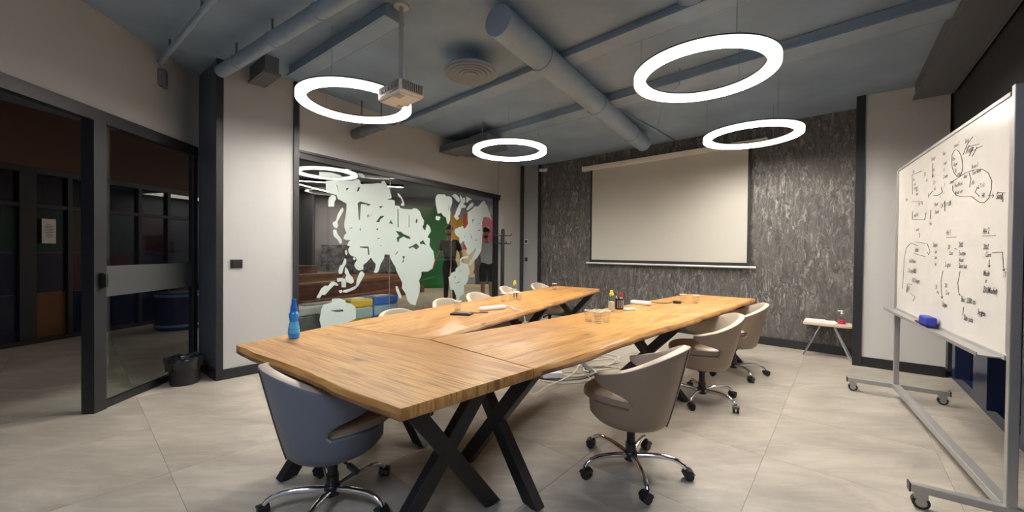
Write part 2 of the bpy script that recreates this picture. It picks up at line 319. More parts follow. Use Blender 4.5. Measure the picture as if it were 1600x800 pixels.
# ---------------------------------------------------------------- lobby behind the glass
F0, F1, F2 = (-11.5, 10.6), (-4.75, 12.95), (1.6, 14.2)
wf = struct(MB().wall(F0, F1, 0, CEIL, .1).wall(F1, F2, 0, CEIL, .1).build('wall_lobby', 'lobby'))
def fpanel(name, a, b, z0, z1, m, off=.02):
    p = lerp(F1, F2, a); q = lerp(F1, F2, b); return MB().wall(p, q, z0, z1, off, -1).build(name, m, wf, bevel=.004)
fpanel('green_panel', .0, .20, .0, 2.85, 'green'); fpanel('green_panel', .203, .398, .0, 2.85, 'green')
fpanel('ochre_panel', .40, .455, 1.35, 2.6, 'ochre'); fpanel('ochre_panel', .457, .475, 1.8, 2.5, 'ochre', .03)
fpanel('orange_panel', .478, .515, 1.35, 2.6, 'orange'); fpanel('cream_panel', .40, .475, .35, 1.345, 'creamw'); fpanel('cream_panel', .477, .54, .35, 1.345, 'creamw')
fpanel('slate_panel', .545, .60, .12, 1.4, 'slatep'); fpanel('slate_panel', .603, .75, .12, 1.4, 'slatep'); fpanel('magenta_panel', .57, .75, 1.405, 2.6, 'magenta')
fpanel('skirting', .40, .95, 0, .115, 'creamw')
struct(MB().wall((-9.0, 3.0), (-11.5, 10.8), 0, CEIL, .1).build('wall_lobby_end', 'lobby'))
struct(MB().wall((1.3, 8.6), (1.3, 14.3), 0, CEIL, .1, -1).build('wall_lobby_right', 'lobby'))
stn = struct(MB().wall((-6.1, 12.30), (-3.0, 13.15), .55, 1.45, .06, -1).build('trim_5_stone_dado', 'stone')); stn.name = 'trim_6'
lc = struct(MB().box((-6.3, 11.75, CEIL/2-.001), (.42, .42, CEIL-.003), .3).build('wall_lobby_column', 'slatep'))
# stepped wooden seating
st = thing('stepped_bench', 'red-brown wooden stepped seating with low platform behind the map glass', 'bench', (-4.30, 7.9, 0), math.atan2(4.6, 1.75))
for k, (l0, l1, dep, z0, z1) in enumerate([(0, 4.4, 2.0, 0, .2), (0.02, 4.4, 1.75, .2, .55), (0.05, 1.7, 1.5, .55, .72), (0.1, 1.2, 1.2, .72, .9), (.15, .8, .9, .9, 1.08)]):
    if z1 < .6:
        nb = 2 if z1 < .3 else 3
        for q in range(nb):
            a, b = z0+(z1-z0)*q/nb, z0+(z1-z0)*(q+1)/nb-.006
            MB().box(((l0+l1)/2, .35*k+dep/2-.35*k*0, (a+b)/2), (l1-l0, dep, b-a)).build('plank', 'step', st, bevel=.004)
    else:
        MB().box(((l0+l1)/2, 2.1-dep/2, (z0+z1)/2-.015), (l1-l0-.04, dep-.03, z1-z0-.03)).build('riser', 'step', st)
        MB().box(((l0+l1)/2, 2.1-dep/2, z1-.014), (l1-l0, dep, .028)).build('tread', 'step', st, bevel=.004)
# lamps of the lobby
def line_lamp(p, q, z, m, label):
    p, q = Vector((*p, z)), Vector((*q, z)); c = (p+q)/2; L = (q-p).length
    t = thing('line_lamp', label, 'lamp', (c.x, c.y, z), math.atan2(q.y-p.y, q.x-p.x))
    MB().box((0, 0, .03), (L, .07, .06)).build('housing', 'trim', t)
    MB().box((0, 0, -.006), (L-.02, .055, .012)).build('diffuser', m, t)
    for s in (-1, 1): MB().tube([(s*L*.4, 0, .06), (s*L*.4, 0, CEIL-z-.001)], .004, 5).build('suspension_wire', 'steel', t)
line_lamp((-5.5, 8.7), (-2.75, 9.7), 2.88, 'linelite', 'long straight lamp behind the map glass, pointing right to a tip')
line_lamp((-5.25, 9.0), (-4.95, 11.3), 2.88, 'linelite', 'straight lamp behind the map glass, running down to the right')
line_lamp((-11.6, 9.0), (-11.3, 10.2), 2.86, 'redlite', 'upper of two reddish line lamps behind the corridor glazing')
line_lamp((-12.4, 9.8), (-11.4, 10.3), 2.86, 'redlite', 'lower of two reddish line lamps behind the corridor glazing')
# corridor shop front on the left
fa = sthing('wall_corridor')
E0, E1 = (-6.72, 2.4), (-5.80, 8.35)
dE = Vector((E1[0]-E0[0], E1[1]-E0[1])); LE = dE.length; dE /= LE
def onE(y, o=0):
    t = (y-E0[1])/(E1[1]-E0[1]); p = lerp(E0, E1, t); return (p[0]-dE.y*o, p[1]+dE.x*o)
MB().wall(onE(2.4), onE(8.35), 2.33, CEIL-.002, .15).build('soffit', 'brown', fa)
MB().wall(onE(2.4, -.02), onE(8.35, -.02), 2.25, 2.329, .12).build('head_beam', 'trim', fa)
MB().wall(onE(2.4, -.02), onE(8.35, -.02), 1.80, 1.85, .10).build('transom', 'trim', fa)
MB().wall(onE(2.4, -.02), onE(8.35, -.02), 0, .06, .10).build('bottom_rail', 'trim', fa)
ys = [2.9, 4.0, 5.0, 5.42, 5.86, 6.3, 6.75, 7.2, 7.7, 8.3]
for i, y in enumerate(ys):
    wd = .16 if i == 2 else .05
    MB().wall(onE(y-wd/2, -.025), onE(y+wd/2, -.025), .061, 2.249, .11).build('mullion', 'trim', fa)
cols = ['dnavy', 'dgreen', 'docher', 'dolive', 'dmaroon', 'dnavy', 'dgreen', 'dmaroon', 'dnavy', 'dolive']
grid = {2: ['docher', 'dnavy', 'dgreen'], 3: ['dnavy', 'dmaroon', 'dolive'], 4: ['dnavy', 'dmaroon', 'dgreen'], 5: ['dnavy', 'dnavy', 'dmaroon'], 6: ['dnavy', 'dgreen', 'dnavy']}
for i in range(len(ys)-1):
    row = grid.get(i, ['dnavy', 'dnavy', 'dgreen'])
    for k, (z0, z1) in enumerate([(.062, .66), (.663, 1.2), (1.203, 1.798)]):
        MB().wall(onE(ys[i]+.027, .02), onE(ys[i+1]-.027, .02), z0, z1, .012).build('glass_panel', row[k], fa)
    MB().wall(onE(ys[i]+.027, .02), onE(ys[i+1]-.027, .02), 1.852, 2.248, .01).build('glass_pane', 'dglass', fa)
nt = MB().wall(onE(5.13, -.022), onE(5.27, -.022), 1.33, 1.66, .002, 1).build('paper_notice', 'paper'); tag(nt, 'white printed notice taped to the dark glazing in the corridor', 'notice')
tx = MB()
for k in range(9):
    ll = [.05, .09, .07, .10, .08, .10, .06, .09, .05][k]; a = 5.2-ll/2
    tx.wall(onE(a, -.024), onE(a+ll, -.024), 1.58-k*.021, 1.586-k*.021, .001)
tx.build('printed_lines', 'ink', nt)
dm = thing('round_pouf', 'navy blue round drum seat in the corridor behind the glass door', 'seat', (-5.35, 6.2, 0))
MB().lathe([(.31, 0), (.32, .03), (.32, .55), (.29, .58), (.0, .585)], 32).build('body', 'navy', dm, smooth=True)
for z in (.05, .52): MB().lathe([(.322, z), (.326, z+.01), (.326, z+.03), (.322, z+.04)], 32).build('reflection_band', mat('pale_blue_reflection', (.12, .18, .35), .3), dm)  # strip-light reflections on the drum, built as pale bands
so = thing('grey_sofa', 'grey upholstered corner seat beside the navy drum in the corridor', 'sofa', (-4.75, 7.2, 0), R(20))
MB().box((0, 0, .2), (.9, .7, .36)).build('seat', 'grey', so, bevel=.05); MB().box((0, .3, .42), (.9, .2, .5)).build('backrest', 'grey', so, bevel=.06)
rk = thing('display_rack', 'green rack with white sheets seen through the glass door edge', 'rack', (-5.35, 7.05, 0), R(-15))
MB().box((0, 0, .55), (.06, .4, 1.0)).build('stand', 'plastic', rk)
MB().box((.0, 0, 1.25), (.55, .05, .08), 0, 0, -.1).box((0, 0, 1.4), (.5, .05, .1), 0, 0, -.1).build('green_shelf', 'green', rk, bevel=.005)
for k, z in enumerate((1.15, 1.32, 1.5)): MB().box((.03*k, -.02, z), (.42, .12, .05), 0, 0, -.15+.1*k).build('white_sheet_stack', 'paper', rk)
# recycling bins behind the glass
def bin_(name, lab, s, o, wdt, dep, hgt, m, lid, liner=None):
    p = onB(s, o); t = thing(name, lab, 'bin', (p[0], p[1], 0), math.atan2(dB.y, dB.x))
    a, b = wdt/2, dep/2; vs = []
    for z, f in ((0.01, .86), (hgt*.82, .98)):
        vs += [(-a*f, -b*f, z), (a*f, -b*f, z), (a*f, b*f, z), (-a*f, b*f, z)]
    MB().add(vs, [(0, 3, 2, 1), (4, 5, 6, 7), (0, 1, 5, 4), (1, 2, 6, 5), (2, 3, 7, 6), (3, 0, 4, 7)]).build('body', m, t, bevel=.015)
    MB().box((0, 0, hgt*.91), (wdt*1.02, dep*1.02, hgt*.17)).build('lid', lid, t, bevel=.02)
    MB().box((0, -.03, hgt*.995+.004), (wdt*.6, dep*.4, .016)).build('flap', 'white' if lid != 'lgrey' else 'grey', t, bevel=.004)
    if liner:
        MB().box((0, -b*1.0, hgt*.70), (wdt*.97, .012, hgt*.2)).build('bin_liner', liner, t, bevel=.004)
bin_('recycling_bin', 'dark grey bin with light rim at the left end behind the map glass', .42, .33, .62, .36, .61, 'grey', 'lgrey')
bin_('recycling_bin', 'yellow recycling bin between the grey and the blue bin', .98, .36, .34, .34, .62, 'yel2', 'yel2', 'liner')
bin_('recycling_bin', 'blue recycling bin with pale liner behind the map glass', 1.40, .40, .42, .36, .62, 'blueb', 'blueb', 'liner')
# fire point on the lobby wall
ph = tag(MB().box((-6.72, 12.17, 1.73), (.10, .06, .5), .33).box((-6.72, 12.15, 1.95), (.16, .07, .12), .33).build('wall_phone', 'plastic', bevel=.01), 'small black wall unit on the pale lobby wall behind the glass', 'device')
# ---------------------------------------------------------------- people in the lobby
def skin_obj(name, pts, edges, m, parent, root=0, sub=2):
    me = bpy.data.meshes.new(name); me.from_pydata([p[:3] for p in pts], edges, []); me.update()
    o = bpy.data.objects.new(name, me); COL.objects.link(o)
    md = o.modifiers.new('skin', 'SKIN'); md.use_smooth_shade = True
    for i, p in enumerate(pts):
        sv = me.skin_vertices[0].data[i]; r = p[3]; sv.radius = (r, r if len(p) < 5 else p[4]); sv.use_root = (i == root)
    s_ = o.modifiers.new('sub', 'SUBSURF'); s_.levels = s_.render_levels = sub
    dg = bpy.context.evaluated_depsgraph_get(); me2 = bpy.data.meshes.new_from_object(o.evaluated_get(dg))
    bpy.data.objects.remove(o, do_unlink=True); me2.materials.clear(); me2.materials.append(M[m])
    me2.polygons.foreach_set('use_smooth', [True]*len(me2.polygons))
    o = bpy.data.objects.new(name, me2); COL.objects.link(o)
    if parent: o.parent = parent
    return o
def ell(mb, c, r, n=10):
    prof = [(math.sin(PI*k/n)*1, -math.cos(PI*k/n)) for k in range(n+1)]
    k0 = len(mb.v); mb.lathe([(max(a, 1e-4), b) for a, b in prof], 16)
    for i in range(k0, len(mb.v)): v = mb.v[i]; mb.v[i] = (c[0]+v[0]*r[0], c[1]+v[1]*r[1], c[2]+v[2]*r[2])
    return mb
def person(label, loc, rz, J, shirt, trouser, shorts=False, group=None):
    # faces -Y; J joint positions
    t = thing('person', label, 'person', loc, rz)
    j = J; pts = []; idx = {}; E_ = []
    def P(n, p, r, r2=None, par=None):
        idx[n] = len(pts); pts.append((*p, r) if r2 is None else (*p, r, r2))
        if par: E_.append((idx[par], idx[n]))
    P('pel', j['pel'], .105, .08); P('wst', lerp(j['pel'], j['chest'], .45), .095, .07, 'pel'); P('chest', j['chest'], .115, .075, 'wst')
    P('nb', j['neckb'], .075, .065, 'chest'); P('nk', j['neck'], .052, .052, 'nb')
    P('hd0', j['chin'], .066, .072, 'nk'); P('hd1', j['head'], .078, .092, 'hd0'); P('hd2', j['crown'], .062, .072, 'hd1')
    for sd in 'LR':
        P('sh'+sd, j['sh'+sd], .056, None, 'chest'); P('um'+sd, lerp(j['sh'+sd], j['el'+sd], .5), .047, None, 'sh'+sd); P('el'+sd, j['el'+sd], .038, None, 'um'+sd)
        P('fm'+sd, lerp(j['el'+sd], j['wr'+sd], .4), .037, None, 'el'+sd); P('wr'+sd, j['wr'+sd], .025, None, 'fm'+sd)
        P('pm'+sd, j['pm'+sd], .033, .018, 'wr'+sd)
        P('hip'+sd, j['hip'+sd], .075, None, 'pel'); P('th'+sd, lerp(j['hip'+sd], j['kn'+sd], .5), .075, None, 'hip'+sd); P('kn'+sd, j['kn'+sd], .055, None, 'th'+sd)
        P('cf'+sd, lerp(j['kn'+sd], j['an'+sd], .35), .056, None, 'kn'+sd); P('an'+sd, j['an'+sd], .037, None, 'cf'+sd); P('toe'+sd, j['toe'+sd], .035, .025, 'an'+sd)
    skin_obj('body', pts, E_, 'skin', t)
    # hands: five unequal fingers each
    for sd in 'LR':
        w0, pm = Vector(j['wr'+sd]), Vector(j['pm'+sd]); d = (pm-w0).normalized(); side = d.cross(Vector((0, 1, 0))).normalized(); hb = MB()
        for k, (o_, L) in enumerate([(-.03, .055), (-.01, .07), (.01, .075), (.03, .065)]):
            b0 = pm+side*o_*.9+d*.005; b1 = b0+d*L*.5+Vector((0, -.008, 0)); b2 = b1+d*L*.4+Vector((0, -.02, 0)); hb.tube([b0, b1, b2], .009, 6, rs=[.010, .009, .007])
        b0 = w0+d*.03+Vector((0, -.02, 0)); hb.tube([b0, b0+d*.03+Vector((0, -.03, 0)), b0+d*.06+Vector((0, -.035, 0))], .01, 6, rs=[.012, .010, .008])
        hb.build('fingers', 'skin', t, smooth=True)
    # clothes
    c = [(*lerp(j['pel'], j['chest'], -.22), .178, .13), (*lerp(j['pel'], j['chest'], .45), .15, .115), (*j['chest'], .175, .125), (*lerp(j['chest'], j['neckb'], .75), .085, .075)]; ee = [(0, 1), (1, 2), (2, 3)]
    for sd in 'LR':
        k = len(c); c += [(*j['sh'+sd], .084), (*lerp(j['sh'+sd], j['el'+sd], .45), .064), (*lerp(j['sh'+sd], j['el'+sd], .72), .060)]; ee += [(2, k), (k, k+1), (k+1, k+2)]
    skin_obj('shirt', c, ee, shirt, t)
    c = [(*lerp(j['pel'], j['chest'], .22), .135, .105), (*j['pel'], .138, .108)]; ee = [(0, 1)]
    for sd in 'LR':
        k = len(c)
        if shorts: c += [(*j['hip'+sd], .106), (*lerp(j['hip'+sd], j['kn'+sd], .5), .092), (*lerp(j['hip'+sd], j['kn'+sd], .88), .085)]; ee += [(1, k), (k, k+1), (k+1, k+2)]
        else: c += [(*j['hip'+sd], .106), (*lerp(j['hip'+sd], j['kn'+sd], .5), .088), (*j['kn'+sd], .068), (*lerp(j['kn'+sd], j['an'+sd], .5), .062), (*lerp(j['kn'+sd], j['an'+sd], .97), .055)]; ee += [(1, k), (k, k+1), (k+1, k+2), (k+2, k+3), (k+3, k+4)]
    skin_obj('shorts' if shorts else 'trousers', c, ee, trouser, t)
    for sd in 'LR':
        a, b = j['an'+sd], j['toe'+sd]; mb = MB(); ell(mb, (lerp(a, b, .55)[0], lerp(a, b, .55)[1], .045), (.05, .145, .045)); mb.build('shoe', 'shoe', t, smooth=True)
    hx, hy, hz = j['head']
    hm = MB(); ell(hm, (hx, hy+.018, hz+.055), (.088, .100, .085)); hm.build('hair', 'hair', t, smooth=True)
    fm = MB(); fm.tube([(hx, hy-.088, hz+.005), (hx, hy-.113, hz-.035), (hx, hy-.094, hz-.045)], .012, 6, rs=[.008, .014, .010]); fm.build('nose', 'skin', t, smooth=True)
    for s_ in (-1, 1):
        ell(MB(), (hx+s_*.031, hy-.083, hz+.005), (.013, .008, .007)).build('eye', 'eye', t, smooth=True)
        ell(MB(), (hx+s_*.031, hy-.0905, hz+.005), (.005, .003, .005)).build('pupil', 'hair', t, smooth=True)
        MB().box((hx+s_*.031, hy-.088, hz+.026), (.032, .012, .006), 0, 0, s_*.12).build('eyebrow', 'hair', t)
        ell(MB(), (hx+s_*.083, hy+.005, hz-.01), (.010, .018, .03)).build('ear', 'skin', t, smooth=True)
    ell(MB(), (hx, hy-.086, hz-.068), (.027, .010, .008)).build('mouth', 'lip', t, smooth=True)
    bd = MB(); ell(bd, (hx, hy-.040, hz-.092), (.062, .055, .035)); bd.build('beard', mat('beard', (.10, .055, .04), .8), t, smooth=True)
    return t
J1 = dict(pel=(0, 0, .98), chest=(-.01, -.01, 1.34), neckb=(-.01, 0, 1.49), neck=(-.012, -.01, 1.54), chin=(-.02, -.03, 1.63), head=(-.02, -.02, 1.71), crown=(-.02, .0, 1.78),
 shR=(-.185, 0, 1.44), elR=(-.245, .03, 1.15), wrR=(-.34, -.10, .95), pmR=(-.365, -.13, .88), shL=(.175, .0, 1.42), elL=(.26, .03, 1.14), wrL=(.235, -.06, .90), pmL=(.225, -.09, .82),
 hipR=(-.09, 0, .90), knR=(-.08, .04, .50), anR=(-.10, .16, .10), toeR=(-.11, .03, .04), hipL=(.09, 0, .90), knL=(.11, -.10, .50), anL=(.12, -.14, .09), toeL=(.13, -.29, .035))
pn = person('smiling bearded person in a dark T-shirt and black trousers walking behind the map glass', (-1.50, 9.3, 0), .12, J1, 'tshirt', 'trouser'); pn.scale = (1.04, 1.04, 1.04)
J2 = dict(J1); J2.update(wrR=(-.26, -.06, .90), pmR=(-.26, -.09, .83), elR=(-.25, .03, 1.15), anR=(-.10, .05, .09), toeR=(-.11, -.09, .035), knR=(-.09, -.02, .50), knL=(.10, -.02, .50), anL=(.11, .03, .09), toeL=(.12, -.11, .035))
p2 = person('person in a pale shirt and dark shorts beside the right frame of the map glass', (-.58, 8.9, 0), -.1, J2, 'pale', 'trouser', True)
ps = tag(MB().box((-1.915, 9.15, .885), (.04, .02, .12), 0, .3).build('black_phone', 'plastic', bevel=.004), 'small black phone held in the walking person\'s lowered hand', 'phone')
